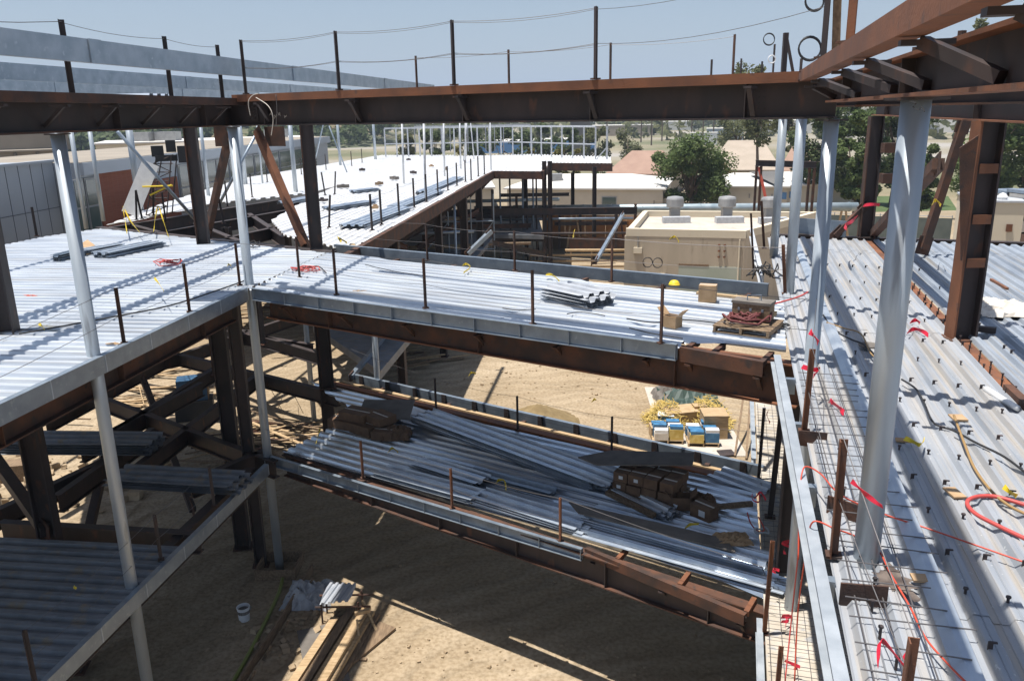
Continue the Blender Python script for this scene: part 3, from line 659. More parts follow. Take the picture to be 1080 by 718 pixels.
# RB1: across the void, from the corner column to the right wing
e0 = C2o + U1 * -.10; e1 = C3 + U1 * .05
girder('roof_girder', e0, e1, 12.40, .57, .30, 'long dark roof girder spanning above the courtyard from corner column to right wing', stiff=5)
f0_ = e0 + N1 * -.42 + U1 * .25; f1_ = e1 + N1 * -.42 + U1 * -.30
f0_ = hit(245, 110, N1, 12.62); f1_ = hit(842, 82, N1, 12.62)
fr1 = fascia('roof_edge_channel', f0_, f1_, 12.50, .15, .12, N1, 'orange rusty edge channel along the long front roof girder', 'orange', stiff=False)
kickers(fr1, f0_, f1_, 12.50, .15, N1 * .42, 11.90, 5)
girder('roof_girder', C3 + U3 * .2 + N3 * .02, C3 + U3 * 16, 12.38, .32, .25, 'roof girder running away above the far round columns', 'mill', mf='orange')
def bolts(t_, c_, du, nx, nz, pitch=.085, out=None, m='blacksteel'):
    for i in range(nx):
        for j in range(nz):
            p = V(c_) + V(du) * (i - (nx - 1) / 2) * pitch + UP * (j - (nz - 1) / 2) * pitch; t_.p('bolt', MB().tube([p, p + V(out) * .022], .017, 6), m)
rg1 = T('splice_plate', C2 + UP * 11.9, 'bolted splice plate on the long roof girder at the corner', 'steel plate'); c_ = xyz(C2o, 12.12) + U1 * .75 - N1 * .013
rg1.p('plate', MB().box(c_, (.34, .012, .40), A1 if False else math.atan2(U1.y, U1.x)), 'mill'); bolts(rg1, c_ - N1 * .006, U1, 3, 4, out=-N1)
rg2 = T('splice_plate', C3 + UP * 11.9, 'bolted splice plate on the long roof girder near the right wing', 'steel plate'); c_ = xyz(C3, 12.12) - U1 * 1.1 - N1 * .013
rg2.p('plate', MB().box(c_, (.34, .012, .40), math.atan2(U1.y, U1.x)), 'mill'); bolts(rg2, c_ - N1 * .006, U1, 3, 4, out=-N1)
for i, off in enumerate((1.15, 1.32, 1.46, 1.60, 1.78)):
    c_ = xyz(C2o, 12.02 + .05 * (i % 2)) + U1 * off - N1 * .013; rg1.p('chalk_mark', MB().tube([c_ + U1 * (.05 * math.cos(k * 2.1 + i)) + UP * (.045 * math.sin(k * 2.9 + i)) for k in range(7)], .004, 4), 'paper')
# RB3: right wing edge, toward the viewer
g3a = on(N3, 1.30, U3, 13.35); g3b = on(N3, 1.30, U3, 1.2)
girder('roof_girder', g3b, g3a, 12.38, .32, .25, 'near roof girder carried on the big right hand column', 'mill', mf='orange', stiff=3)
k0, k1 = hit(842, 82, N3, .80), on(N3, .80, U3, 1.6)
fr3 = fascia('roof_edge_channel', k0, k1, 12.53, .16, .16, N3, 'wide orange rusty edge channel sweeping out at upper right', 'orange', stiff=False)
for (tx, ty), (bx, by) in (((858, 89), (880, 103)), ((866, 83), (905, 101)), ((891, 73), (943, 94)), ((917, 62), (978, 90)), ((974, 39), (1056, 82)), ((1078, 2), (1190, 62))):
    a = hit(tx, ty, N3, .95) - UP * .03; e = hit(bx, by, N3, 1.26); e.z = max(e.z, 12.12); mb = MB(); mb.bar(a, e, .07, .07); mb.bar(a - N3 * .12, a + N3 * .16, .09, .03); fr3.p('kicker', mb, 'mill')
for k in range(4):
    a = on(N3, 1.30, U3, 10.6 - 2.1 * k, 12.33); 
    ou = T('roof_outrigger', a, '%s rusty outrigger beyond the near roof girder' % ORD[k], 'outrigger', 'outriggers of the right roof edge')
    ou.p('arm', MB().chan(a + N3 * .15 + UP * .08, a + N3 * .9 + UP * .08, .13, .08, .012, -U3), 'orange')
    ou.p('post_stub', MB().box(a + N3 * .55 + UP * .19, (.05, .05, .22), .3), 'rust')
# right roof beams behind
girder('roof_beam', on(N3, 1.45, U3, 12.0), on(N3, 9.0, U3, 9.6), 12.32, .33, .2, 'roof beam crossing behind the near girder at upper right', 'mill', mf='rust')
girder('roof_beam', on(N3, 1.45, U3, 17.2), on(N3, 9.0, U3, 15.0), 12.32, .33, .2, 'second roof beam crossing deeper in the right wing', 'mill', mf='rust')
girder('roof_girder', on(N3, 3.96, U3, 9.0), on(N3, 3.96, U3, 27.9), 12.28, .56, .28, 'inner roof girder over the built-up rusty column', 'mill', mf='orange', stiff=4)
# RB2: left wing edge
g2a = on(N2, -8.93, U2, 18.55); g2b = on(N2, -8.93, U2, 3.0)
girder('roof_girder', g2b, g2a, 12.38, .55, .30, 'dark roof girder of the left wing over the two left round columns', 'mill', mf='rust', stiff=5)
l0, l1 = on(N2, -8.42, U2, 3.0), on(N2, -8.42, U2, 18.35)
fr2 = fascia('roof_edge_channel', l0, l1, 12.43, .15, .12, -N2, 'rusty roof edge channel of the left wing', 'rust', stiff=False)
kickers(fr2, l0, l1, 12.43, .15, N2 * -.5, 11.93, 11, 'mill', w=.05)
for i, k in enumerate((-11.6, -13.4)):
    girder('roof_beam', on(N2, k, U2, 3.0), on(N2, k, U2, 27.0), 12.33, .5, .22, ['dark roof beam parallel behind the left roof girder', 'farther dark roof beam of the left wing'][i], 'mill')
girder('roof_girder', at(190, 256, 8).xy, at(345, 265, 8).xy, 12.38, .50, .25, 'rear roof girder over the inverted V brace', 'mill')
girder('roof_beam', on(N1, 15.55, U1, -15.2), on(N1, 15.55, U1, -3.4), 12.36, .4, .2, 'roof beam hidden behind the long front girder', 'mill')
# galvanised purlins at upper left
def purlin(k, lab, t0=4.0, t1=37.0):
    p, q = on(N2, k, U2, t0, 13.26), on(N2, k + .25, U2, t1, 13.26); t_ = T('galvanised_purlin', xyz(p, 12.9), lab, 'roof beam', 'galvanised purlins at upper left')
    t_.p('channel', MB().chan(p, q, .36, .11, .008, -N2), 'purlin')
    for s_ in (.27, .52, .77): 
        c_ = p.lerp(q, s_); t_.p('splice_plate', MB().box(c_ - UP * .18 + N2 * .012, (.02, .32, .372), math.atan2(N2.y, N2.x)), 'purlin')
    for s_ in (.005, .985):
        c_ = p.lerp(q, s_) - N2 * .12; t_.p('support_post', MB().tube([xyz(c_, 12.2), xyz(c_, 12.95)], .05, 8), 'galv')
purlin(-8.50, 'nearest and deepest galvanised purlin crossing the sky at upper left')
for i in range(3): purlin(-13.3 - 4.7 * i, '%s galvanised purlin behind the nearest one at upper left' % ORD[i], 8 + i, 40)
# ------------------------------------------------------------------ columns
def pipecol(xy, z0, z1, r, label, m='pipe', cap=True, base=False, group='round galvanised columns', collar=True):
    p = xyz(xy, z0); t_ = T('round_column', p, label, 'column', group)
    t_.p('shaft', MB().tube([p, p.lerp(xyz(xy, z1), .5), xyz(xy, z1)], r, 24), m, smooth=True)
    if cap: t_.p('cap_plate', MB().box(xyz(xy, z1 - .012) , (r * 3.0, r * 3.0, .022), .3), 'mill')
    if base: t_.p('base_plate', MB().box(xyz(xy, z0 + .014), (r * 2.9, r * 2.9, .022), .3), 'rust')
    return t_
pipecol(C4, 7.93, 12.06, .112, 'big galvanised round column nearest the camera on the right deck', base=True).p('pen_scribble', MB().tube(smoothpath([hit(960, 107, N3, 1.18), hit(966, 109, N3, 1.18), hit(963, 113, N3, 1.18), hit(969, 116, N3, 1.185), hit(972, 113, N3, 1.185), hit(975, 118, N3, 1.19)]), .004, 5), 'black')
pipecol(C3, 0, 11.82, .112, 'round galvanised column where the bridge meets the right deck')
pipecol(C2, 0, 11.82, .112, 'round galvanised column at the inner corner between left wing and bridge')
pipecol(C1, 0, 11.82, .112, 'round galvanised column at the left wing edge, leftmost of the tall ones')
pipecol(at(832, 308, 8), 7.93, 12.05, .112, 'round galvanised column behind the bridge junction, slimmer of the middle pair')
pipecol(at(816, 270, 8), 7.93, 12.05, .112, 'farthest round galvanised column of the right deck row')
FR = [((91, 240), 79, .085, 'thin galvanised column left of the brick panel'), ((109, 232), 99, .085, 'thin galvanised column at the brick panel edge'),
      ((148, 222), 139, .15, 'thick galvanised column beside the lattice rig'), ((220, 206), 214, .09, 'galvanised column behind the left rusty column'),
      ((259, 194), 254, .13, 'galvanised column seen left of the right chevron leg'), ((277, 193), 273, .055, 'very thin galvanised column between the chevron legs'),
      ((312, 202), 306, .12, 'galvanised column right of the chevron brace'), ((359, 174), 357, .11, 'far galvanised column right of the second rusty column'),
      ((396, 168), 393, .13, 'far galvanised column at the left end of the stud frame')]
for (b_, tx, r, lab) in FR:
    pipecol(at(b_[0], b_[1], 8), 7.95, 12.0, r, lab, group='far galvanised columns', cap=False)
def hcol(xy, z0, z1, d, b_, ang, label, m='rust', group='rusty wide flange columns', mw='mill'):
    p = xyz(xy, z0); t_ = T('steel_column', p, label, 'column', group); sd = V((math.cos(ang), math.sin(ang), 0)); fw = V((-sd.y, sd.x, 0)); H = z1 - z0
    c_ = p + UP * H / 2
    t_.p('web', MB().box(c_, (d - .07, .02, H), ang), mw)
    for s_ in (-1, 1): t_.p('flange', MB().box(c_ + sd * s_ * (d / 2 - .017), (.034, b_, H), ang), m if s_ < 0 else mw)  # left flange in a sunlit rust tone, right in a shaded one, painted in
    t_.p('base_plate', MB().box(p + UP * .015, (d + .14, b_ + .14, .03), ang), 'rust')
    return t_
A3 = math.atan2(N3.y, N3.x); A2 = math.atan2(N2.y, N2.x); A1 = math.atan2(U1.y, U1.x)
hcol(at(8, 351, 8), 7.94, 11.83, .36, .36, A2 + .35, 'dark rusty column at the left edge standing on the left deck')
hcol(at(215, 258, 8), 3.5, 11.85, .38, .36, A2 + .3, 'rusty column at the left foot of the chevron brace')
hcol(at(334, 264, 8), 3.5, 11.85, .40, .38, A2 + .35, 'rusty column at the right foot of the chevron brace')
hcol(at(912, 251, 8), 7.94, 11.7, .40, .38, A3 + .1, 'rusty column with red tape at the far right deck edge')
bc = at(1013, 354, 8)
bu = hcol(bc, 7.94, 11.72, .42, .34, A3 + .25, 'massive built-up rusty column standing on the right deck', m='orange')
sdv = V((math.cos(A3 + .25), math.sin(A3 + .25), 0)); fdv = V((-sdv.y, sdv.x, 0))
for z in (9.35, 10.1, 10.95): bu.p('batten_plate', MB().box(xyz(bc, z) - fdv * .18, (.31, .02, .16), A3 + .25), 'orange')
gp = xyz(bc, 0) - sdv * .25
mb = MB(); q0 = gp - fdv * .20; q1 = gp + fdv * .12
mb.add([xyz(q0, 11.5), xyz(q0 - sdv * .28, 11.3), xyz(q0 - sdv * .02, 9.4), xyz(q0, 9.4), xyz(q0 + fdv * .03, 11.5), xyz(q0 - sdv * .28 + fdv * .03, 11.3), xyz(q0 - sdv * .02 + fdv * .03, 9.4), xyz(q0 + fdv * .03, 9.4)],
       [(0, 1, 2, 3), (7, 6, 5, 4), (0, 4, 5, 1), (1, 5, 6, 2), (2, 6, 7, 3), (3, 7, 4, 0)])
bu.p('gusset_plate', mb, 'rust')
def brace(p, q, w, m, label, group='diagonal braces', name='brace'):
    t_ = T(name, p if p[2] < q[2] else q, label, 'brace', group); d = (V(q) - V(p)).normalized()
    t_.p('tube', MB().bar(p, q, w, w), m)
    for e in (p, q):
        s_ = d if e is p else -d; t_.p('gusset_plate', MB().bar(V(e) - s_ * .15 + UP * .0, V(e) + s_ * .35, .03, w * 1.9), 'rust')
    return t_
br = at(212, 252, 8); brr = at(330, 262, 8); mid = (br + brr) / 2
br = xyz(br, 8.1); brr = xyz(brr, 8.1)
pm1 = atd(241, 146, math.hypot(mid.x, mid.y)); pm2 = atd(272, 140, math.hypot(mid.x, mid.y))
brace(br + V((.25, -.1, 0)), pm1, .20, 'rust', 'left leg of the inverted V chevron brace')
brace(brr + V((-.25, .1, 0)), pm2, .22, 'orange', 'right orange rusted leg of the inverted V chevron brace')
for i, (px, w) in enumerate(((233, 14), (290, 22))):
    q = atd(px, 144, math.hypot(mid.x, mid.y)); one('gusset_plate', MB().box(q, (w * .034, .04, .62), A1 + .2), 'rust', ['small dark gusset plate hanging left of the corner column', 'large dark gusset plate hanging right of the corner column'][i], 'steel plate')
p0 = xyz(at(912, 251, 8), 8.15) + N3 * .25; p1 = xyz(bc, 10.9) - sdv * .3
brace(p0, V(p1) + U3 * 2, .22, 'rust', 'rusty diagonal brace between the far and the built-up column on the right')
brace(xyz(at(880, 252, 8), 8.1), xyz(at(912, 251, 8), 9.1) , .16, 'rust', 'short rusty brace stub beside the taped column')
q = at(988, 270, 8); brace(xyz(q, 8.2) + V((-.4, 0, 0)), xyz(q, 11.6) + V((.3, 0, 0)), .2, 'rust', 'steep brown brace just right of the nearest round column')
for i, (px, py) in enumerate(((943, 156), (941, 188))):
    q = atd(px, py, 24); one('clip_plate', MB().bar(q - V((.3, 0, 0)), q + V((.3, 0, 0)), .25, .25), 'rust', ['upper small rusty bracket left of the nearest round column', 'lower small rusty bracket left of the nearest round column'][i], 'bracket')
# slender galvanised diagonals
def strut(a, b_, r, lab, m='galv'):
    one('pipe_strut', MB().tube([a, b_], r, 8), m, lab, 'strut', 'pipe struts of the left frame', smooth=True)
q0 = at(207, 234, 8); strut(xyz(q0, 8.05), atd(124, 139, math.hypot(q0.x, q0.y) - 1.5), .07, 'long pale pipe strut leaning left over the lattice rig')
q0 = at(232, 215, 8); strut(xyz(q0, 8.05), atd(272, 138, math.hypot(q0.x, q0.y)), .07, 'pale pipe strut leaning right behind the corner column')
q0 = at(352, 190, 8)
strut(xyz(at(366, 182, 8), 8.02), atd(347, 133, 62), .05, 'thin pale strut leaning left of the far galvanised column'); strut(xyz(at(330, 180, 8), 8.02), atd(341, 131, 62), .05, 'thin steep pale strut by the right rusty column')
# ------------------------------------------------------------------ deck level Z2
F0 = V((-6.31, 19.40, 0)); F1 = V((2.915, 13.736, 0)); FE = V((4.36, 12.62, 0))        # bridge front edge
Rr0 = V((-5.75, 25.2, 0)); 
G0, G1 = at(345, 266.5, 8), at(540, 287.6, 8); rd = (G1 - G0).normalized(); G2 = G0 + rd * 14.6     # bridge rear girder
L0 = V((-7.49, 11.21, 0)); L1 = V((-6.38, 19.40, 0)); LU = (L1 - L0).normalized(); LN = L0 - LU * 7.5
def clip(poly, u, lo, hi):
    P = [V((p[0], p[1])) for p in poly]
    for sgn, lim in ((1, lo), (-1, -hi)):
        Q = []
        for i in range(len(P)):
            a, b_ = P[i], P[(i + 1) % len(P)]; da, db = sgn * a.dot(u) - lim, sgn * b_.dot(u) - lim
            if da >= 0: Q.append(a)
            if da * db < 0: Q.append(a.lerp(b_, da / (da - db)))
        P = Q
    return P
def dk(name, poly, z, u, m, label, lap=4.6, **k):
    u = V((u[0], u[1])).normalized(); ts = [V((p[0], p[1])).dot(u) for p in poly]; t0, t1 = min(ts), max(ts); mb = MB(); i = 0
    n0 = len(poly); t = t0
    while t < t1:
        e = min(t1, t + lap) if t1 - t > lap * 1.3 else t1
        q = clip(poly, u, t - (.09 if t > t0 else 0), e)
        if len(q) > 2: deckmesh(q, z + (.006 if i % 2 else 0), u, mb=mb, **k)
        t = e; i += 1
    return one(name, mb, m, label, 'metal deck', loc=(poly[0][0], poly[0][1], z))
D = lambda px, py, z=8.0: at(px, py, z)
# left wing deck (flutes across the wing); unseen left outline shaped to place sun and shade below
lrear = [D(345, 266.5), D(240, 253), D(104, 243), D(10, 262.5)]
dk('metal_deck', [LN, L1, G0, D(240, 253.5), D(110, 241), D(48, 250), V((-17.2, 27.4, 0)), V((-15.8, 24, 0)), V((-14.6, 21, 0)), V((-14.2, 19, 0)), V((-14.6, 17.6, 0)), V((-17, 15, 0)), V((-17.5, 5, 0))], Z2 + .03, N2, 'deck_left', 'bright corrugated deck of the left wing with straight shadow bands')
dk('metal_deck', [F0 + U1 * .02, F1 + U1 * .0, F1 + N1 * .45, FE + N1 * .75 + U1 * -.1, G2 - rd * .8 - N1 * .02, G0 - N1 * .02], Z2 + .026, (F1 - F0).xy, 'deck_bridge', 'corrugated deck of the upper bridge over the courtyard')
girder('floor_girder', G0 - rd * .4, G2, Z2 - .06, .7, .26, 'rear floor girder of the upper bridge with its orange top flange', 'rust', mf='orange')
rf0, rf1 = D(352, 258.5), D(810, 300.5)
rf = fascia('edge_channel', rf0, rf1, Z2 + .02, .31, .12, N1, 'galvanised edge channel along the far side of the upper bridge', 'galv', spacing=1.6)
for k in range(7):
    a = rf0.lerp(rf1, .04 + k * .155); a = xyz(a, Z2 - .30); rf.p('outrigger', MB().bar(a - N1 * .02, a - N1 * .95, .09, .12), 'rust')
ff_ = fascia('edge_channel', F0 + U1 * .1, F1, Z2 + .05, .30, .09, -N1, 'galvanised edge channel with web stiffeners along the front of the upper bridge', 'galv', spacing=.98)
fg0, fg1 = F0 + N1 * .52, FE + N1 * .35 + U1 * .25
fgz = hit(574, 383, N1, 13.62).z + .075
fgt = girder('floor_girder', fg0, fg1, Z2 - .07, Z2 - .07 - fgz, .28, 'deep rusty front floor girder under the upper bridge', 'rust', mf='orange', stiff=3)
kickers(ff_, F0 + U1 * .3, F1, Z2 + .03, .36, N1 * .5, fgz + .06, 6, 'rust', w=.06)
# brown channel continuing the bridge edge where the galvanised one stops
fb_ = fascia('edge_channel', F1 + U1 * .02 + N1 * .02, FE - U1 * .28, Z2 - .02, .26, .12, N1, 'brown rusty edge channel finishing the bridge front at the right', 'rust', spacing=.75)
for s_ in (.08, .40, .97):
    a = (F1 + N1 * .1).lerp(FE - U1 * .28 + N1 * .1, s_); a = xyz(a, Z2 - .08); fb_.p('outrigger', MB().bar(a, a + N1 * .6, .09, .11), 'rust')
kickers(fb_, F1 + U1 * .1, FE - U1 * .3, Z2, .28, N1 * .5, fgz + .06, 2, 'rust', w=.07)
# left wing edge
lf = fascia('edge_channel', LN, L1 - LU * .03, Z2 + .052, .32, .12, -N2, 'galvanised edge channel along the left wing deck', 'galv', spacing=1.35, joints=True)
lg0, lg1 = LN + N2 * -.5, L1 + N2 * -.5
girder('floor_girder', lg0, lg1, Z2 - .07, .72, .28, 'dark floor girder below the left wing edge', 'rust', stiff=5)
for k in range(6):
    a = L1 - LU * (1.2 + 2.6 * k) - N2 * .5; girder('floor_beam', a, a - N2 * 7.5, Z2 - .06, .42, .18, '%s floor beam under the left wing deck from the corner' % ORD[k], 'mill', group='floor beams under the left deck')
# rear of the left wing
girder('floor_girder', D(104, 240.5), D(352, 267), Z2 + .05, .6, .28, 'rusty rear girder where the left wing deck stops', 'rust', mf='mill')
# right wing
r_e = lambda t_: on(N3, 1.0, U3, t_)
ta, tbk = 2.0, 27.2
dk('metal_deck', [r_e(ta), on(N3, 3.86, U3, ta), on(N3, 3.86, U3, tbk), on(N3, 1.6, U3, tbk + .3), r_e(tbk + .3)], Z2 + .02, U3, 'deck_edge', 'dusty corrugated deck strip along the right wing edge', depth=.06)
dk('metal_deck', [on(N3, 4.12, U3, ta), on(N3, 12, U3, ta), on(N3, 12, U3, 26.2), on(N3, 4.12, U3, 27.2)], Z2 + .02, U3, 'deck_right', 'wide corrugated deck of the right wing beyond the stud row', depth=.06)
girder('floor_girder', on(N3, 3.99, U3, ta), on(N3, 3.99, U3, 27.6), Z2 - .055, .5, .25, 'rusty floor girder with shear studs between the two right deck strips', 'rust', mf='orange')
girder('floor_girder', on(N3, 1.32, U3, ta), on(N3, 1.32, U3, 27.6), Z2 - .06, .6, .28, 'floor girder under the right wing edge', 'rust')
girder('floor_girder', on(N3, 1.1, U3, 27.75), on(N3, 12, U3, 26.6), Z2 + .05, .5, .25, 'dark end girder closing the far side of the right deck', 'mill')
s1 = fascia('edge_channel', FE + U3 * .15, on(N3, 1.0, U3, ta), Z2 + .10, .30, .11, -N3, 'white galvanised edge angle along the near right deck', 'edge', spacing=1.9, stiff=False)
s1.p('lower_lip', MB().bar(xyz(FE + U3 * .15 - N3 * .10, Z2 - .03), xyz(on(N3, .90, U3, ta), Z2 - .03), .10, .014), 'edge')
for k in range(6):
    a = on(N3, .93, U3, 3.0 + 1.9 * k, Z2 - .1); s1.p('clip', MB().box(a, (.14, .10, .24), A3), 'galv')
wA, wB = D(794, 242), D(806, 292)
fascia('edge_channel', wA, wB, Z2 + .05, .3, .11, -N3, 'short white edge angle beside the block building', 'galv_white', stiff=False)
# white board at far edge
one('edge_board', MB().bar(xyz(D(836, 249), 8.3) + V((0, .4, 0)), xyz(D(897, 254), 8.3) + V((0, .4, 0)), .05, .5), 'galv', 'grey board closing the far end of the right deck', 'board')
# valley ribs: one deep blue trough line beside the edge strip
one('deck_closure', MB().profile(on(N3, 1.80, U3, ta, Z2 + .025), on(N3, 1.80, U3, 27, Z2 + .025), [(-.10, 0), (.10, 0), (.075, .05), (-.02, .05)]), 'deck', 'raised closure rib running the length of the right deck', 'deck closure')
# rebar mat on the edge strip
rb = T('rebar_mat', on(N3, 1.3, U3, 6, Z2 + .06), 'mat of thin reinforcing bars laid on the right deck edge', 'rebar')
for k in range(3):
    kk = 1.12 + .22 * k; m_ = MB(); m_.tube([on(N3, kk, U3, 2.2, Z2 + .065), on(N3, kk, U3, 13, Z2 + .065)], .007, 6); rb.p('long_bar', m_, 'cable')
for k in range(34):
    tt = 2.4 + k * .31 + R_.uniform(-.05, .05); m_ = MB(); m_.tube([on(N3, 1.04, U3, tt, Z2 + .08), on(N3, 1.85 + R_.uniform(-.12, .12), U3, tt + R_.uniform(-.05, .05), Z2 + .08)], .006, 6); rb.p('cross_bar', m_, 'cable')
# shear studs
stud_me = None
def stud(p, hook=0, grp='shear studs on the right deck', label='small dark shear stud welded to the right hand deck'):
    global stud_me
    if stud_me is None:
        mb = MB(); mb.tube([(0, 0, 0), (0, 0, .12)], .012, 8); mb.tube([(0, 0, .12), (0, 0, .135)], .021, 8)
        mb2 = MB(); mb2.box((0, 0, .065), (.035, .014, .13)); mb2.box((.018, 0, .126), (.055, .018, .012)); mb2.box((.0, 0, .006), (.06, .03, .012))
        ms = []
        for q in (mb, mb2):
            me = bpy.data.meshes.new('shear_stud'); me.from_pydata([tuple(v) for v in q.v], [], q.f); me.materials.append(M['mill']); ms.append(me)
        stud_me = ms
    o = bpy.data.objects.new('shear_stud' if not hook else 'shear_clip', stud_me[hook]); C.objects.link(o); o.location = p; o.rotation_euler = (0, 0, A3 + R_.uniform(-.15, .15))
    tag(o, label, 'shear stud' if not hook else 'shear clip', grp)
for k in range(46): stud(on(N3, 3.96 + (.05 if k % 2 else -.04), U3, 9.2 + .31 * k, Z2 - .055), grp='studs along the inner girder', label='shear stud standing on the rusty inner girder flange')
for r_, tt in enumerate((5.3, 6.1, 6.8, 7.5, 8.3, 9.1, 9.9, 10.8, 11.8, 12.8, 14.0, 15.3, 16.8, 18.4, 20.2, 22.4)):
    for k in range(9):
        nn_ = 1.98 + .305 * k
        if 3.84 < nn_ < 4.2: continue
        stud(on(N3, nn_ + .05, U3, tt - (nn_ - 2) * .18 + R_.uniform(-.04, .04), Z2 - .05), hook=1 if r_ % 2 else 0, grp='clips across the right deck' if r_ % 2 else 'studs across the right deck', label='bent steel shear clip in a cross row on the right deck' if r_ % 2 else 'shear stud in a cross row on the right deck')
for k in range(14): stud(on(N3, 1.28 + R_.uniform(-.05, .05), U3, 5.0 + .36 * k, Z2 - .05), grp='studs along the edge girder', label='shear stud amid the thin rebar of the deck edge')
for k in range(32): stud(on(N3, 4.5 + .305 * (k % 8), U3, (9.6, 11.3, 12.9, 14.6)[k // 8] - (k % 8) * .06, Z2 - .05), hook=(k // 8) % 2, grp='clips beyond the inner girder' if (k // 8) % 2 else 'studs beyond the inner girder', label='bent shear clip beyond the rusty inner girder' if (k // 8) % 2 else 'shear stud beyond the rusty inner girder')
# ------------------------------------------------------------------ deck level Z1
f10, f11, f12 = at(287, 481, Z1), at(615, 578.5, Z1), at(792, 651, Z1)
r10, r11 = at(372, 396, Z1), at(805, 494, Z1)
fd1 = (f11 - f10).normalized()
dk('metal_deck', [f10 + N1 * .35, f11 + N1 * .42, f12 + N1 * .8, r11 - N1 * 1.15 + U1 * .15, r10 - N1 * 1.15 - U1 * .9, f10 + N1 * 3.6 - U1 * .25], Z1 + .0, fd1.xy, 'deck_low', 'shaded corrugated deck of the lower bridge')
lff = fascia('edge_channel', f10, f11, Z1 + .03, .27, .09, -N1, 'galvanised edge channel along the front of the lower bridge', 'galv', spacing=.98)
girder('floor_girder', f10 + N1 * .45, f12 + N1 * .45 + U1 * .2, Z1 - .08, .62, .26, 'front floor girder of the lower bridge in shadow', 'mill', mf='rust', stiff=6)
lfb = fascia('edge_channel', f11 + N1 * .03 + fd1 * .02, f12 - fd1 * .12, Z1 + .0, .21, .12, N1, 'brown edge channel finishing the lower bridge front', 'rust', spacing=.9)
for s_ in (.22, .62, 1.0):
    a = f11.lerp(f12 - fd1 * .12, s_) + N1 * .12; a = xyz(a, Z1 - .03); lfb.p('outrigger', MB().bar(a, a + N1 * .5, .09, .10), 'orange')
kickers(lfb, f11, f12, Z1, .22, N1 * .45, Z1 - .62, 3, 'mill', w=.06)
lrf = fascia('edge_channel', r10, r11, Z1 + .04, .34, .12, N1, 'galvanised edge channel along the far side of the lower bridge', 'galv', spacing=1.5)
for k in range(12):
    a = r10.lerp(r11, .03 + k * .085); a = xyz(a, Z1 - .12); lrf.p('bracket', MB().box(a - N1 * .03, (.16, .04, .36), A1), 'mill')
for k in range(5):
    a = r10.lerp(r11, .1 + k * .2); a = xyz(a, Z1 - .26); lrf.p('outrigger', MB().bar(a, a - N1 * 1.0, .12, .14), 'rust')
girder('floor_girder', r10 - N1 * .85 - U1 * .6, r11 - N1 * .85, Z1 - .02, .6, .26, 'rear floor girder of the lower bridge with orange flange', 'rust', mf='orange')
one('timber_plank', MB().bar(xyz(r10 - N1 * .55, Z1 - .05), xyz(r11 - N1 * .55, Z1 - .05), .14, .05), 'wood', 'long timber plank lying behind the lower bridge deck', 'plank')
# lower left wing
ll0, ll1 = at(50, 717, Z1), at(283, 489, Z1); llu = (ll1 - ll0).normalized(); lln = ll0 - llu * 7
dk('metal_deck', [lln - N2 * .03, at(196, 574, Z1) - N2 * .03, at(0, 565, Z1), V((-14.5, 15.6, 0)), V((-12, 4, 0))], Z1 - .02, N2, 'deck_shade', 'shaded corrugated deck of the lower left floor')
fascia('edge_channel', lln, ll1, Z1 + .0, .30, .12, -N2, 'galvanised edge channel along the lower left floor', 'galv', spacing=1.35, joints=True)
girder('floor_girder', lln - N2 * .5, ll1 - N2 * .5, Z1 - .115, .6, .26, 'floor girder beneath the lower left edge', 'mill')
LB = [((47, 440), (186, 368), 'dark floor beam running back under the left wing, nearest the panel hall'), ((120, 452), (236, 380), 'dark floor beam running back under the left wing, in the middle'),
      ((140, 492), (272, 392), 'dark floor beam running back beside the corner column'), ((104, 416), (290, 485), 'dark cross beam from the deck bundle to the corner column'),
      ((180, 370), (356, 413), 'dark cross beam at the rear of the lower left frame'), ((-30, 548), (128, 474), 'dark floor beam above the rubble at lower left'),
      ((0, 548), (210, 560), 'dark edge beam at the back of the lower left deck'), ((190, 372), (330, 325), 'dark beam deeper under the left wing'), ((60, 395), (190, 372), 'dark far cross beam left of the blue generator'), ((330, 362), (120, 330), 'far dark beam beneath the left deck')]
LB += [((20, 440), (96, 408), 'dark joist at the far left under the left wing'), ((84, 470), (212, 402), 'dark joist between the two middle floor beams'), ((60, 520), (160, 450), 'dark joist above the sheet bundle'), ((230, 340), (340, 372), 'dark joist behind the corner column under the deck'), ((200, 505), (285, 470), 'short dark joist near the corner column foot')]
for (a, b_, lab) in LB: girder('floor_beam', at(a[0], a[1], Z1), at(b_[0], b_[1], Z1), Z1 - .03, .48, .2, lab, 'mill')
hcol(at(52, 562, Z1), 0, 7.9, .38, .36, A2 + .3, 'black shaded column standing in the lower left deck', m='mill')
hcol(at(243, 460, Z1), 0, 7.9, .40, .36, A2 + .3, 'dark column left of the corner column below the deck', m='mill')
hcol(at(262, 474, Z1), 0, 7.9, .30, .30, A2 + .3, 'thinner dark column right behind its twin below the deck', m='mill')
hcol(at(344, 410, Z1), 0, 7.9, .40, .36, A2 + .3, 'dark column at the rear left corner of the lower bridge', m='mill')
for i, (a, b_, w) in enumerate([((110, 470), (40, 560), .2), ((0, 520), (50, 565), .24), ((150, 392), (190, 440), .2)]):
    p, q = at(a[0], a[1], Z1), at(b_[0], b_[1], Z1); q2 = xyz(q, .4) if i != 1 else xyz(q, Z1 + .1)
    brace(xyz(p, Z1 - .3) if i != 1 else xyz(p, Z1 + 1.0), q2, w, 'mill', ['dark brace dropping toward the rubble at left', 'dark brace at the foot of the shaded column', 'dark brace under the left wing beside the generator'][i])
brace(at(370, 398, Z1), xyz(at(412, 352, Z1), Z1 + .2), .16, 'galv', 'pale diagonal strut at the rear left of the lower bridge')
pipecol(at(398, 400, Z1), 0, 7.5, .1, 'round column under the rear edge of the upper bridge', group='lower round columns')
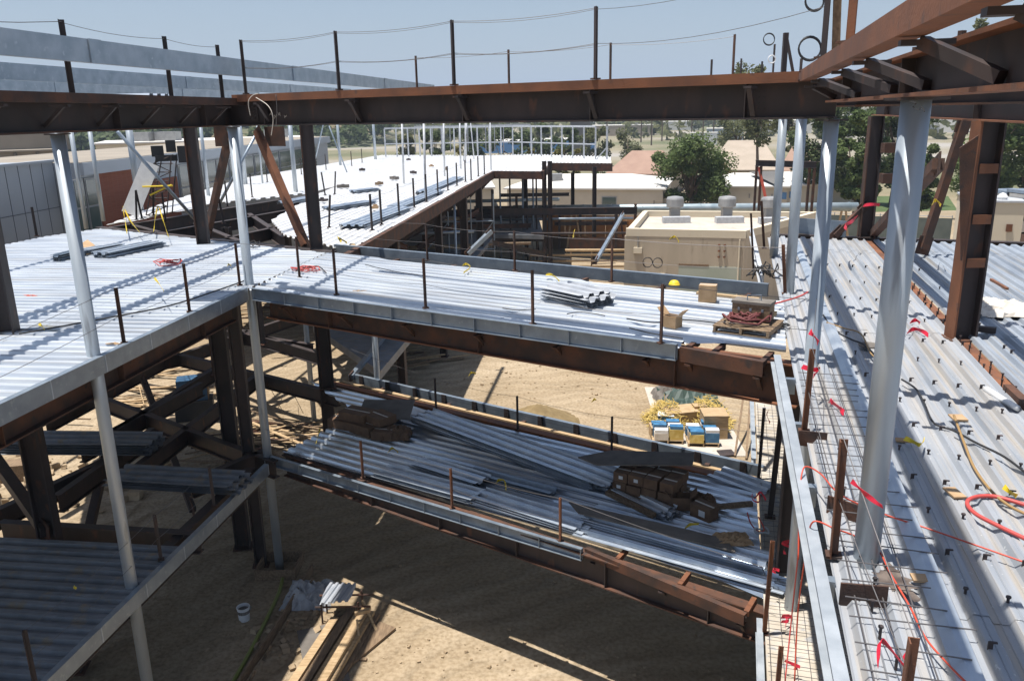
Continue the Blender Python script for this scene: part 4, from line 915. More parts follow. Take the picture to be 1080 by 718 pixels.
pipecol(at(324, 360, Z1), 0, 7.5, .1, 'round column under the left wing behind the corner', group='lower round columns')
# lower right wing with mesh
lr_e = [at(797, 640, Z1), at(811, 718, Z1)]; lu = (lr_e[1] - lr_e[0]).normalized()
lrA = xyz(on(N3, .82, U3, 2.5), Z1); lrB = xyz(on(N3, .82, U3, 13.0), Z1)
mb = MB(); mb.prism([on(N3, .84, U3, 2.5).xy, on(N3, 8, U3, 2.5).xy, on(N3, 8, U3, 25).xy, on(N3, .84, U3, 25).xy], Z1 - .1, Z1)
one('deck_slab', mb, mat('deck_bed', (0.40, 0.35, 0.28), (0.52, 0.47, 0.40), 2.5, 0.9, c3=(0.34, 0.34, 0.34), s3=5, f3=.55), 'lower right floor bed seen under the right wing edge', 'floor')
fascia('edge_channel', xyz(on(N3, .80, U3, 12.9), 0), xyz(on(N3, .80, U3, 2.5), 0), Z1 + .08, .3, .1, -N3, 'white edge angle of the lower right floor', 'edge', stiff=False)
fascia('edge_channel', xyz(on(N3, .80, U3, 19.8), 0), xyz(on(N3, .80, U3, 25), 0), Z1 + .08, .3, .1, -N3, 'white edge angle of the lower right floor beyond the bridges', 'edge', stiff=False)
ms = T('rebar_mat', xyz(on(N3, 1.5, U3, 10), Z1), 'grid of thin reinforcing bars on the lower right floor', 'rebar')
mm = MB()
for k in range(9): mm.tube([on(N3, .9 + .2 * k, U3, 3, Z1 + .05), on(N3, .9 + .2 * k, U3, 24, Z1 + .05)], .0055, 5)
ms.p('long_bar', mm, 'cable'); mm = MB()
for k in range(90): mm.tube([on(N3, .86, U3, 3 + .23 * k, Z1 + .065), on(N3, 2.6, U3, 3 + .23 * k, Z1 + .065)], .0055, 5)
ms.p('cross_bar', mm, 'cable')
hcol(on(N3, 1.25, U3, 14.6), 0, 7.9, .36, .34, A3, 'dark steel column under the right wing behind the bridge end', m='mill')
# ------------------------------------------------------------------ far left and rear decks
E0, E1, E2 = D(392, 254), D(470, 208), D(521, 180.5)
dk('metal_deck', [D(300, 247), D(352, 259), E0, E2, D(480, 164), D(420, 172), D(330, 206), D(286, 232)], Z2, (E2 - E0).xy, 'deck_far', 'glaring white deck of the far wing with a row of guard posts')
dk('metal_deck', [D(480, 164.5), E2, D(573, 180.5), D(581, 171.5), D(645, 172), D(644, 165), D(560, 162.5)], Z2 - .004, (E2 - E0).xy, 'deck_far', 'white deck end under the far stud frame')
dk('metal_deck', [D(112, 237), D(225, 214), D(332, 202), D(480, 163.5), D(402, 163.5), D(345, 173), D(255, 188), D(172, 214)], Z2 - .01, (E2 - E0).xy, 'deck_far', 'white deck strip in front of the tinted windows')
fe_ = fascia('edge_channel', E0 - (E2 - E0).normalized() * 2.5, E2, Z2 + .0, .55, .2, V((-1, 0, 0)), 'dark edge channel of the far wing', 'rust', stiff=False, spacing=3)
kickers(fe_, E0, E2, Z2, .5, V((-.7, 0, 0)), Z2 - 1.1, 12, 'mill', w=.14)
fascia('edge_channel', E2, D(573, 181), Z2 + .0, .55, .2, V((0, 1, 0)), 'dark rim of the small far platform', 'rust', stiff=False)
fascia('edge_channel', D(573, 181), D(581, 172), Z2 + .0, .55, .2, V((-1, 0, 0)), 'short dark return rim of the small far platform', 'rust', stiff=False)
fascia('edge_channel', D(581, 172), D(646, 172.5), Z2 + .0, .62, .2, V((0, 1, 0)), 'dark rim under the far stud frame', 'rust', stiff=False)
girder('floor_beam', D(112, 238), D(332, 203), Z2 - .08, .55, .25, 'dark jagged front beam of the strip before the tinted windows', 'mill')
for i, (a, b_) in enumerate([((176, 240), (330, 214)), ((238, 247), (336, 226)), ((206, 232), (252, 250)), ((262, 222), (300, 246)), ((300, 214), (332, 232)), ((140, 234), (190, 247))]):
    girder('floor_beam', D(*a), D(*b_), Z2 - .12, .45, .22, '%s dark beam bridging the open gap behind the chevron brace' % ORD[i], 'mill')
for i, (px, py) in enumerate([(186, 240), (238, 232), (262, 240), (300, 228), (318, 222)]):
    hcol(D(px, py), 3.4, 7.7, .3, .3, A2, '%s dark short column from the left in the gap behind the chevron brace' % ORD[i], m='mill', group='short columns in the gap')
# lower floor of the far wing
slab = MB(); slab.prism([D(392, 254).xy, D(521, 180.5).xy, D(573, 180.5).xy, (D(573, 180.5) + V((0, 14, 0))).xy, D(430, 172).xy, D(320, 230).xy], Z1 - .3, Z1)
one('floor_slab', slab, 'deck_shade', 'shaded lower floor of the far wing', 'floor')
ed = (E2 - E0)
for i, (px, w) in enumerate([(424, .32), (469, .34), (495, .42), (511, .40)]):
    f_ = (px - 392) / (521 - 392); f_ = f_ * f_ * .55 + f_ * .45
    q = E0 + ed * min(.98, f_); q = hit(px, 220, V((ed.y, -ed.x, 0)).normalized(), V((ed.y, -ed.x, 0)).normalized().dot(E0)) + V((-.35, 0, 0))
    hcol(q, 0, 7.45, w, w, A2, '%s dark column from the left under the far wing edge' % ORD[i], m='mill', group='columns under the far wing edge')
for i, px in enumerate((478, 527, 537.5, 551, 555.5, 562, 565.5)):
    q = atd(px, 190, 44 if i == 0 else 62); r_ = .07
    one('shoring_post', MB().tube([xyz(q, 0), xyz(q, 7.4)], r_, 8), 'galv' if i not in (2, 4, 6) else 'mill', '%s slim shoring post from the left under the small far platform' % ORD[i], 'post', 'shoring posts under the far platform', smooth=True)
for i, (px, yt, yb, d) in enumerate([(574, 170, 275, 60), (580, 170, 272, 60), (554, 182, 252, 70), (627, 176, 262, 66), (604, 182, 240, 76)]):
    q = atd(px, 190, d); z1_ = gz(px, yt, q); hcol(q, 0, z1_, .3, .3, 0.1, ['near dark post at the small platform corner', 'second dark post at the small platform corner', 'slender dark post behind the small platform', 'dark post under the far stud frame deck', 'thin dark post behind the plywood hoarding'][i], m='mill', group='dark posts at the far platform')
for i, (a, b_, y, d, m, h) in enumerate([(500, 574, 252.5, 60, 'mill', .35), (430, 580, 224, 66, 'mill', .5), (520, 672, 223, 60, 'mill', .5), (500, 700, 218.5, 78, 'greyboard', .35), (400, 520, 238, 60, 'mill', .4)]):
    q0_, q1_ = atd(a, y, d), atd(b_, y, d); zz = gz((a + b_) / 2, y, (q0_ + q1_) / 2)
    girder('floor_beam', q0_, q1_, zz + h / 2, h, .25, ['dark beam across the slim shoring posts', 'long dark floor beam under the far wing', 'grey topped beam above the plywood hoarding', 'thin grey beam behind the hoarding', 'lower dark beam under the far wing deck'][i], m)
# stair stringers
brace(xyz(atd(493, 268, 42), gz(493, 268, atd(493, 268, 42))), atd(518, 244, 43), .22, 'galv', 'pale stair stringer beneath the far wing', name='stair_stringer')
brace(atd(381, 246, 34), atd(413, 262, 32), .2, 'rust', 'dark stair stringer behind the upper bridge edge', name='stair_stringer')
brace(atd(629, 275, 40), atd(657, 226, 46), .16, 'galv', 'pale slanted channel leaning against the plywood hoarding', name='pipe_strut')
# plywood hoarding and formwork behind
hz0, hz1 = atd(575, 240, 74), atd(705, 240, 72); hz_t, hz_b = gz(630, 227, hz0.lerp(hz1, .4)), gz(630, 250, hz0.lerp(hz1, .4))
hd = T('hoarding', xyz(hz0, hz_b), 'orange plywood hoarding left of the tan block building', 'hoarding'); hdv = (hz1 - hz0).normalized()
for k in range(6):
    a = hz0.lerp(hz1, k / 6) + hdv * .01; b2 = hz0.lerp(hz1, (k + 1) / 6) - hdv * .01
    hd.p('plywood_sheet', MB().bar(xyz(a, (hz_t + hz_b) / 2), xyz(b2, (hz_t + hz_b) / 2), .03, hz_t - hz_b), 'ply')
hd.p('ground_sill', MB().bar(xyz(hz0, hz_b / 2) + V((0, .2, 0)), xyz(hz1, hz_b / 2) + V((0, .2, 0)), .1, max(.1, hz_b)), 'oldwood')
fm0, fm1 = atd(600, 258, 62), atd(668, 258, 62); zt_ = gz(630, 250.5, (fm0 + fm1) / 2)
fmw = T('formwork', xyz(fm0, 0), 'brown wall formwork with pale timber walers below the hoarding', 'formwork')
fmw.p('form_panel', MB().bar(xyz(fm0, zt_ - .55), xyz(fm1, zt_ - .55), .06, 1.1), 'rust')
for z in (zt_ - 1.3, zt_ - 1.75, zt_ - 2.2): fmw.p('waler', MB().bar(xyz(fm0, z) + V((-3, -.1, 0)), xyz(fm1, z) + V((0, -.1, 0)), .1, .14), 'wood')
for k in range(6): 
    q = (fm0 + V((-3, 0, 0))).lerp(fm1, k / 5); fmw.p('upright', MB().bar(xyz(q, 0), xyz(q, zt_ - 1.1), .1, .1), 'oldwood')
one('lumber_stack', MB().box(atd(560, 250, 66) * 1.0, (8, 2, .5)), 'straw', 'yellowish pile of lumber behind the shoring posts', 'lumber') if False else None
for i, (a, b_, w_, n_) in enumerate([((372, 241), (425, 221), 1.1, 2), ((418, 221), (462, 203), .9, 2), ((445, 205), (484, 189), .8, 2), ((346, 222), (392, 215), .8, 2), ((372, 204), (398, 201), .7, 2), ((300, 216), (330, 210), .8, 2)]):
    sheets(D(*a), D(*b_), w_, n_, ['long blue grey sheets at the near end of the far white deck', 'second sheet bundle along the far deck edge', 'third sheet bundle farther along the far deck edge', 'dark lengths lying in the middle of the far deck', 'small bundle beside the pale pipe foot on the far deck', 'short bundle by the window side strip'][i], Z2 + .02, 'deck', dz=.07)
for i, (px, py) in enumerate([(382, 181), (400, 196), (416, 190), (436, 184), (455, 177), (431, 170), (470, 180), (362, 199), (340, 214), (396, 222)]):
    p = D(px, py) + UP * .02; m_ = MB(); m_.box(p + UP * .12, (R_.uniform(.2, .7), R_.uniform(.15, .35), R_.uniform(.10, .2)), R_.uniform(0, 3)); m_.box(p + UP * .19, (.16, .14, .10), .4)
    one('supply_box', m_, ('mill', 'oldwood', 'greyboard', 'mill', 'card')[i % 5], '%s small supply box on the far white deck, counted from the chevron side' % ORD[i], 'box', 'supply boxes on the far deck')
for i, (px0, px1, y, d, r_, m_) in enumerate([(430, 590, 212, 68, .14, 'duct'), (520, 668, 231, 64, .10, 'galv'), (392, 500, 246, 50, .09, 'galv'), (560, 690, 246, 58, .08, 'mill'), (440, 560, 258, 56, .10, 'oldwood'), (596, 672, 264, 54, .10, 'wood')]):
    a, b_ = atd(px0, y, d), atd(px1, y, d); zz = gz((px0 + px1) / 2, y, (a + b_) / 2)
    one('service_pipe', MB().tube([xyz(a, zz), xyz(b_, zz)], r_, 8), m_, ['upper pale pipe run under the far wing', 'thin pale pipe across the plywood hoarding', 'pale rail behind the upper bridge edge', 'dark rail before the formwork', 'low timber rail under the far wing', 'low pale timber rail before the formwork'][i], 'pipe', smooth=True)
for i, (a, b_, d, w_) in enumerate([((440, 262), (505, 222), 50, .22), ((415, 258), (470, 228), 46, .2), ((478, 228), (575, 228), 64, .26), ((470, 240), (560, 238), 58, .22), ((520, 256), (575, 268), 50, .2), ((585, 236), (700, 235), 70, .2), ((400, 250), (430, 262), 40, .2), ((528, 206), (600, 205), 72, .2)]):
    p_, q_ = atd(*a, d), atd(*b_, d + 4); one('framing_beam', MB().ibeam(p_, q_, w_ * 1.5, w_), 'mill' if i % 3 else 'rust', '%s dark framing beam in the tangle under the far wing, counted outward' % ORD[i], 'beam')
for i, (px, d, yt, yb) in enumerate([(446, 56, 214, 262), (458, 60, 210, 262), (484, 62, 204, 262), (520, 58, 200, 264), (545, 66, 206, 258), (590, 70, 222, 262), (612, 72, 220, 250), (650, 62, 222, 262), (670, 66, 215, 250)]):
    q = atd(px, 230, d); one('framing_post', MB().bar(xyz(q, max(0, gz(px, yb, q))), xyz(q, gz(px, yt, q)), .2, .2), 'mill' if i % 2 else 'rust', '%s dark framing post from the left in the tangle under the far wing' % ORD[i], 'post')
sc2 = T('scaffold', xyz(atd(450, 240, 55), 0), 'light tube scaffold in the shade under the far wing', 'scaffold')
for i in range(5):
    for d_ in (52, 54):
        q = atd(425 + 24 * i, 240, d_); sc2.p('standard', MB().tube([xyz(q, 0), xyz(q, 6.9)], .04, 6), 'galv')
    if i < 4:
        q0_, q1_ = atd(425 + 24 * i, 240, 52), atd(449 + 24 * i, 240, 52)
        for z in (1.8, 3.6, 5.4): sc2.p('ledger', MB().tube([xyz(q0_, z), xyz(q1_, z)], .035, 6), 'galv')
        sc2.p('brace', MB().tube([xyz(q0_, 3.6 if i % 2 else 1.8), xyz(q1_, 5.4 if i % 2 else 3.6)], .03, 6), 'galv')
for z in (3.7, 5.5): sc2.p('walk_board', MB().bar(xyz(atd(425, 240, 53), z), xyz(atd(497, 240, 53), z), 1.2, .05), 'wood')
# stud frame on the far deck
sf0, sf1, sf2 = D(407, 165.5), D(541, 163.5), D(646, 169)
sfr = T('stud_frame', xyz(sf1, 8), 'pale steel stud frame standing on the far white deck', 'stud frame')
zt1 = 10.75
for a, b_, n in ((sf0, sf1, 11), (sf1, D(628, 168), 9)):
    for z, h in ((zt1, .16), (9.25, .10)): sfr.p('rail', MB().bar(xyz(a, z), xyz(b_, z), .12, h), 'galv_white')
    for k in range(n):
        q = a.lerp(b_, k / (n - (0 if b_ is sf1 else 1))); sfr.p('stud', MB().bar(xyz(q, 8), xyz(q, zt1 - .06), .13, .13), 'galv_white')
q = D(640, 168); sfr.p('stud', MB().bar(xyz(q, 8), xyz(q, zt1), .16, .16), 'galv_white'); sfr.p('brace', MB().bar(xyz(q, 9.0), xyz(q, 8) + V((-.9, 0, 0)), .08, .08), 'galv_white')
back = MB()
for k in range(14):
    q = sf0.lerp(sf1, k / 13) + V((2, 9, 0)); sfr.p('back_stud', MB().bar(xyz(q, 8), xyz(q, zt1), .10, .10), 'galv_white')
sfr.p('back_rail', MB().bar(xyz(sf0, zt1) + V((2, 9, 0)), xyz(sf1, zt1) + V((2, 9, 0)), .12, .14), 'galv_white')
for i, (px, yb, r_, ttx) in enumerate([(426, 194, .06, 424), (449, 212, .055, 447), (469, 186, .06, 468), (486, 178, .06, 485), (491, 172, .06, 491), (500, 168, .05, 496), (518, 180, .05, 517), (489, 170, .05, 493)]):
    q = D(px, yb); one('pipe_shore', MB().tube([xyz(q, 8), xyz(atd(ttx, 130, math.hypot(q.x, q.y)), 11.7)], r_, 8), 'galv_white', '%s pale vertical pipe from the left on the far white deck' % ORD[i], 'post', 'pale pipes on the far deck', smooth=True)
# lattice rig
lx = D(168, 226); lg = T('lattice_rig', lx, 'dark lattice hoist with black clamps and a white board beside the brick panel', 'hoist')
Dl = math.hypot(lx.x, lx.y)
top = atd(176, 163, Dl); zt_ = top.z; fr = MB()
for sx in (-.45, .45):
    for sy in (-.3, .3):
        fr.tube([xyz(lx, 8) + V((sx, sy, 0)), xyz(top, zt_) + V((sx * .7, sy, 0))], .03, 6)
for k in range(7):
    a = xyz(lx, 8).lerp(top, k / 7); b2 = xyz(lx, 8).lerp(top, (k + 1) / 7); s_ = 1 if k % 2 else -1
    fr.tube([a + V((.42 * s_, -.3, 0)), b2 + V((-.40 * s_, -.3, 0))], .022, 5); fr.tube([a + V((-.42, -.3, 0)), a + V((.42, -.3, 0))], .022, 5)
lg.p('lattice', fr, 'mill')
hd_ = MB()
for (dx_, dz_, w, h) in ((-.35, .35, .5, .45), (.25, .55, .4, .5), (.7, .2, .35, .7), (0, .05, .9, .25)): hd_.box(top + V((dx_, -.1, dz_ - .2)), (w, .4, h), .4)
lg.p('clamp_head', hd_, 'black')
wb0, wb1 = atd(137, 226, Dl - .4), atd(159, 172, Dl - .4); lg.p('board', MB().bar(wb0, wb1, .7, .05, side=V((1, .2, 0))), 'white')
for (a, b_) in (((150, 197), (182, 196)), ((158, 206), (181, 195))): lg.p('yellow_bar', MB().tube([atd(a[0], a[1], Dl - .6), atd(b_[0], b_[1], Dl - .6)], .04, 6), 'yellow')
q = hit(197, 99, N2, -9.3); q.z = 12.43
sheets_late = q
for i, (px, d, yt) in enumerate([(676, 330, 121), (687, 300, 124), (698, 340, 120), (729, 310, 119), (741, 290, 122), (752, 330, 120), (716, 420, 124), (640, 300, 122), (606, 280, 126)]):
    b_ = atd(px, 150, d); b_.z = 0; u_ = T('utility_pole', b_, '%s thin utility pole from the near end of the hazy row under the long girder' % ORD[i], 'utility pole', 'utility poles on the plain')
    u_.p('pole', MB().tube([b_, xyz(b_, gz(px, yt, b_))], .28, 6, r2=.2), 'bark'); u_.p('cross_arm', MB().bar(xyz(b_, gz(px, yt, b_) - 1) - V((1.3, 0, 0)), xyz(b_, gz(px, yt, b_) - 1) + V((1.3, 0, 0)), .2, .2), 'bark')
pf_a, pf_b = atd(797, 173, 66), atd(861, 173, 64); pz = gz(830, 173, pf_a.lerp(pf_b, .5))
po = T('portal_frame', xyz(pf_a, 0), 'small rusty steel portal frame before the cream portables', 'steel frame')
po.p('beam', MB().ibeam(xyz(pf_a, pz), xyz(pf_b, pz), .45, .25), 'mill')
for f_ in (0.02, .10, .90, .98): q = pf_a.lerp(pf_b, f_); po.p('leg', MB().bar(xyz(q, 0), xyz(q, pz - .23), .16, .16), 'rust')
po.p('brace', MB().bar(xyz(pf_a.lerp(pf_b, .06), pz - .3), xyz(pf_a.lerp(pf_b, .24), gz(812, 215, pf_a)), .16, .16), 'redpaint')
# ------------------------------------------------------------------ guard posts and cables
def post(p, h, label, group, m='rust', w=.065, lean=(0, 0), ang=.4):
    p = V(p); t_ = T('guard_post', p, label, 'guard post', group); tp = p + V((lean[0], lean[1], h))
    mb = MB(); s_ = V((math.cos(ang), math.sin(ang), 0))
    mb.bar(p, tp, w, .010, side=s_); e = s_.cross(UP).normalized(); mb.bar(p - s_ * (w / 2 - .005) + e * (w / 2 + .002), tp - s_ * (w / 2 - .005) + e * (w / 2 + .002), .010, w, side=s_)
    t_.p('angle', mb, m); t_.p('foot_clip', MB().box(p + UP * .012, (w * 1.9, w * 1.7, .024), ang), 'rust')
    return tp
def cable(name, pts_, sagv, label, m='cable', r=.0048, group='guard cables'):
    mb = MB(); path = []
    for a, b_ in zip(pts_[:-1], pts_[1:]): path += sag(a, b_, sagv * (V(b_) - V(a)).length, 8)[:-1]
    path.append(V(pts_[-1])); mb.tube(path, r, 5); return one(name, mb, m, label, 'cable', group)
def line_posts(feet, h, z, lab, group, cab=True, levels=(1.0, .5), **k):
    P = []
    for i, f_ in enumerate(feet):
        p = xyz(f_, z) if len(f_) == 3 else at(f_[0], f_[1], z)
        P.append((p, post(p, h, lab % ORD[i], group, **k)))
    if cab:
        for lv in levels: cable('guard_cable', [a.lerp(b_, lv) - UP * .02 for a, b_ in P], .02, ('upper' if lv > .8 else 'middle') + ' guard cable along the ' + group.split(' on ')[-1].split(' along ')[-1], r=.0048)
    return P
# roof front
rfp = [xyz(hit(x, y, N1, 12.66), 12.505) for x, y in ((260, 104), (358, 97), (479, 90), (628, 83))] + [xyz(hit(868, 62, N3, .86), 12.535)]
line_posts(rfp[:4], 1.12, 12.505, '%s tall guard post from the left on the long front roof edge', 'guard posts on the front roof edge', m='mill', w=.07)
post(rfp[4], 1.2, 'tall guard post at the roof corner with cable coils', 'guard posts on the right roof edge', m='mill', w=.08)
post(xyz(hit(896, 45, N3, .88), 12.535), 1.3, 'rusty guard post on the wide orange roof channel', 'guard posts on the right roof edge', m='orange', w=.09)
for lv in (1.08, .56): cable('guard_cable', [p + UP * lv for p in rfp], .025, ('top' if lv > 1 else 'middle') + ' cable strung along the front roof edge posts', r=.004)
rrp = [xyz(hit(x, 95, N1, 19.6), 12.42) for x in (440, 537, 643.5, 772)]
line_posts(rrp, 1.22, 12.42, '%s guard post from the left on the rear roof edge', 'guard posts on the rear roof edge', levels=(.98,), m='rust')
girder('roof_girder', on(N1, 19.6, U1, -18.6), on(N1, 19.6, U1, -5.0), 12.41, .35, .2, 'rear roof girder beyond the long front girder', 'mill')
lfp = [xyz(hit(x, 95, N2, -8.9), 12.39) for x in (76, 180, 234)]
line_posts(lfp[:2] + [lfp[2]], 1.18, 12.39, '%s guard post from the left on the left wing roof edge', 'guard posts on the left roof edge', levels=(.98,), m='mill', w=.085)
cable('guard_cable', [on(N2, -8.9, U2, 5, 13.5), lfp[0] + UP * 1.15], .03, 'guard cable leaving the frame at upper left', r=.006)
for i, (px, d, yt) in enumerate([(750, 22, 63), (781, 26, 62), (815, 23, 47), (803, 24, 65), (844, 17, 62)]):
    q = atd(px, 80, d); post(xyz(q, 12.3), gz(px, yt, q) - 12.3, ['small far post left of the wispy tree top', 'second small far post before the wispy tree top', 'post carrying a hanging ring near the roof corner', 'short post in front of the wispy tree top', 'short post inside the big cable coil'][i], 'far roof posts', m='mill', w=.06)
girder('roof_beam', xyz(atd(735, 80, 25), 0), xyz(atd(850, 80, 22), 0), 12.31, .3, .2, 'far roof beam carrying the small posts', 'mill')
q = atd(826, 80, 18); one('post_frame', MB().bar(xyz(q, 12.35), xyz(q, gz(826, 35, q)), .09, .09).bar(xyz(q, gz(826, 36, q)), xyz(atd(840, 80, 18), 12.4), .06, .06), 'mill', 'dark A shaped post pair near the roof corner', 'post')
q = atd(882, 60, 10.5); one('lumber_post', MB().bar(xyz(q, 12.4), xyz(atd(880, 0, 10.5), 13.8), .05, .09), 'oldwood', 'grey timber stick tied to the roof corner post', 'post')
for i, (px, py, rpx, d) in enumerate([(859, 2, 8.5, 12), (854, 52, 10.5, 12), (811, 42, 5.3, 18), (814, 63, 3.5, 20), (683, 277, 5, 24), (693.5, 277.5, 5, 24), (712, 320, 4, 20)]):
    c_ = atd(px, py, d); r_ = rpx * d / 858; mb = MB(); ring = [c_ + V((math.cos(a) * r_, 0.15 * math.sin(a) * r_, math.sin(a) * r_)) for a in [2 * math.pi * k / 20 for k in range(21)]]
    mb.tube(ring, .012 if i < 2 else .009, 6); mb.tube([p + V((.01, .02, .015)) for p in ring], .010 if i < 2 else .007, 6)
    if i == 6: continue
    one('cable_coil', mb, 'black' if i != 3 else 'white', ['coil of cable hanging at the top near the roof corner', 'larger coil of cable hanging below the top one', 'small ring of wire on the distant roof post', 'small pale ring of wire near the wispy tree', 'oval wire ring hanging before the tan block wall', 'round wire ring hanging before the tan block wall'][i], 'cable coil')
for i, pts in enumerate([[(286, 143), (288, 125), (283, 112), (270, 103)], [(264, 122), (262, 108), (266, 101), (272, 99)], [(291, 133), (292, 116), (291, 100)]]):
    one('tie_wire', MB().tube(smoothpath([hit(x, y, N1, 12.58) for x, y in pts], 5), .009, 5), 'paper' if i < 2 else 'cable', ['long looped pale wire hanging at the girder corner', 'short pale wire loop at the girder corner', 'thin straight wire beside the corner loops'][i], 'wire', 'tie wires', smooth=True)
# upper bridge and left wing deck edges
bp_ = line_posts([(355, 311), (449, 325), (562, 342), (697, 362)], 1.07, Z2 + .03, '%s guard post from the left on the upper bridge front', 'guard posts along the upper bridge front')
cp = xyz(D(253, 301), Z2 + .03)
lp_ = line_posts([(131, 362), (200, 329), (253, 301)], 1.05, Z2 + .03, '%s guard post from the left on the left wing edge', 'guard posts along the left wing edge')
post(D(316, 293), 1.07, 'guard post standing just right of the inner corner', 'guard posts along the upper bridge front')
cable('guard_cable', [xyz(on(N2, -8.6, U2, 6.0), 9.0), lp_[0][1]], .01, 'upper cable leaving left from the left wing posts'); cable('guard_cable', [xyz(on(N2, -8.6, U2, 6.0), 8.5), lp_[0][0].lerp(lp_[0][1], .5)], .01, 'middle cable leaving left from the left wing posts')
cable('guard_cable', [lp_[2][1], bp_[0][1]], .01, 'upper cable turning the inner corner'); cable('guard_cable', [bp_[3][1], xyz(C3, 9.05)], .01, 'upper cable tied to the junction column'); cable('guard_cable', [bp_[3][0].lerp(bp_[3][1], .5), xyz(C3, 8.55)], .01, 'middle cable tied to the junction column')
rp_ = line_posts([(451, 275), (543, 285.5), (645, 297)], 1.05, Z2, '%s guard post from the left on the upper bridge rear', 'guard posts along the upper bridge rear')
cable('guard_cable', [xyz(D(345, 262), 9.0), rp_[0][1]], .01, 'upper rear cable tied to the chevron column'); cable('guard_cable', [xyz(D(345, 262), 8.5), rp_[0][0].lerp(rp_[0][1], .5)], .01, 'middle rear cable tied to the chevron column')
cable('guard_cable', [rp_[2][1], xyz(D(832, 308), 9.0)], .01, 'upper rear cable reaching the far columns', r=.007); cable('guard_cable', [rp_[2][0].lerp(rp_[2][1], .5), xyz(D(832, 308), 8.5)], .01, 'middle rear cable reaching the far columns')
# far wing posts
fx = [(392.5, 243, .9), (402.5, 237, .95), (421, 227, .98), (437, 219, 1), (450, 213, 1), (462, 206, 1), (472.5, 201, 1), (482, 196, 1), (491, 192, 1), (497, 190, 1.1), (504.5, 186, 1.1), (511, 184, 1.1)]
line_posts([(a, b_) for a, b_, _ in fx], 1.3, Z2, '%s guard post from the near end along the far white deck', 'guard posts along the far deck edge', levels=(.9,), m='mill', w=.085)
line_posts([(175, 235), (240, 218), (266, 208), (282, 192), (318, 184), (344, 179), (371, 175), (382, 171.5)], 1.2, Z2, '%s thin guard post from the left before the tinted windows', 'guard posts along the window side deck', levels=(.95,), m='mill', w=.07)
for i, (px, py) in enumerate([(144, 232), (150, 231), (162, 227), (236, 236), (347, 240), (343, 206), (353, 205)]):
    post(D(px, py), 1.2, '%s loose dark post in the gap behind the left wing' % ORD[i], 'loose posts behind the left wing', m='mill', w=.08, lean=((-1) ** i * .12, .05))
post(at(39, 249, 8), 1.05, 'short dark post before the grey panel hall', 'loose posts behind the left wing', m='mill', w=.08)
# lower bridge posts
l1p = line_posts([(383, 504), (477, 536), (591, 570)], .98, Z1 + .02, '%s guard post from the left on the lower bridge front', 'guard posts along the lower bridge front', m='orange')
cable('guard_cable', [xyz(ll1, 4.4), l1p[0][1]], .01, 'upper cable from the corner column to the lower bridge posts'); cable('guard_cable', [l1p[2][1], xyz(at(806, 650, Z1), 4.4)], .01, 'upper cable running right along the lower bridge', r=.006)
l1r = line_posts([(460, 432), (546, 453), (645, 477)], 1.0, Z1 + .02, '%s guard post from the left on the lower bridge rear', 'guard posts along the lower bridge rear', m='mill')
cable('guard_cable', [xyz(r10, 4.4), l1r[0][1]], .01, 'upper cable at the rear left of the lower bridge'); cable('guard_cable', [l1r[2][1], xyz(r11, 4.4)], .01, 'upper cable at the rear right of the lower bridge')
ll = line_posts([(38, 722), (170, 590), (226, 534)], 1.0, Z1 + .02, '%s guard post from the left on the lower left floor edge', 'guard posts along the lower left floor', m='mill')
# right wing posts with red tape
def rpost(px, yb, px2, yt, z, label, w=.075, m='orange'):
    p = at(px, yb, z); t_ = atd(px2, yt, math.hypot(p.x, p.y)); return p, post(p, t_.z - z, label, 'rusty posts of the right wing', m=m, w=w, lean=(t_.x - p.x, t_.y - p.y), ang=A3)
P1_ = rpost(879, 586, 890, 463, Z2, 'tall rusty post left of the nearest round column')
P2_ = rpost(953, 745, 964, 672, Z2, 'rusty post cut off by the bottom edge')
P3_ = rpost(848, 455, 857, 368, Z2, 'rusty post wrapped in red tape by the junction column')
P4_ = rpost(828, 310, 826, 258, Z2, 'rusty post beside the slimmer far round column')
rpost(806, 262, 803, 212, Z2, 'rusty post at the end of the block building roof', m='rust'); rpost(795, 290, 792, 225, Z2, 'slim rusty post left of the white edge angle', m='rust', w=.05)
P5_ = rpost(806, 668, 815, 570, Z1, 'rusty post with red ties on the lower right floor edge'); P6_ = rpost(819, 735, 824, 681, Z1, 'short rusty post near the bottom on the lower right floor')
P7_ = rpost(800, 505, 806, 430, Z1, 'dark post at the right end of the lower bridge', m='mill'); rpost(812, 545, 826, 420, Z1, 'black post where the lower bridge meets the right floor', m='mill', w=.12)
cable('guard_cable', [P2_[1], P1_[1], P3_[1], xyz(C3, 9.1)], .01, 'upper cable along the right deck edge'); cable('guard_cable', [P2_[0].lerp(P2_[1], .5), P1_[0].lerp(P1_[1], .5), P3_[0].lerp(P3_[1], .5)], .01, 'middle cable along the right deck edge')
# cross braces of rope at the left gap
for i, (a, b_) in enumerate([((283, 405), (300, 437)), ((292, 434), (305, 400)), ((307, 410), (320, 436))]):
    cable('tie_wire', [at(*a, 3.2), at(*b_, 1.2)], .0, '%s thin dark tie wire in the gap beside the corner column' % ORD[i], r=.01, group='tie wires')
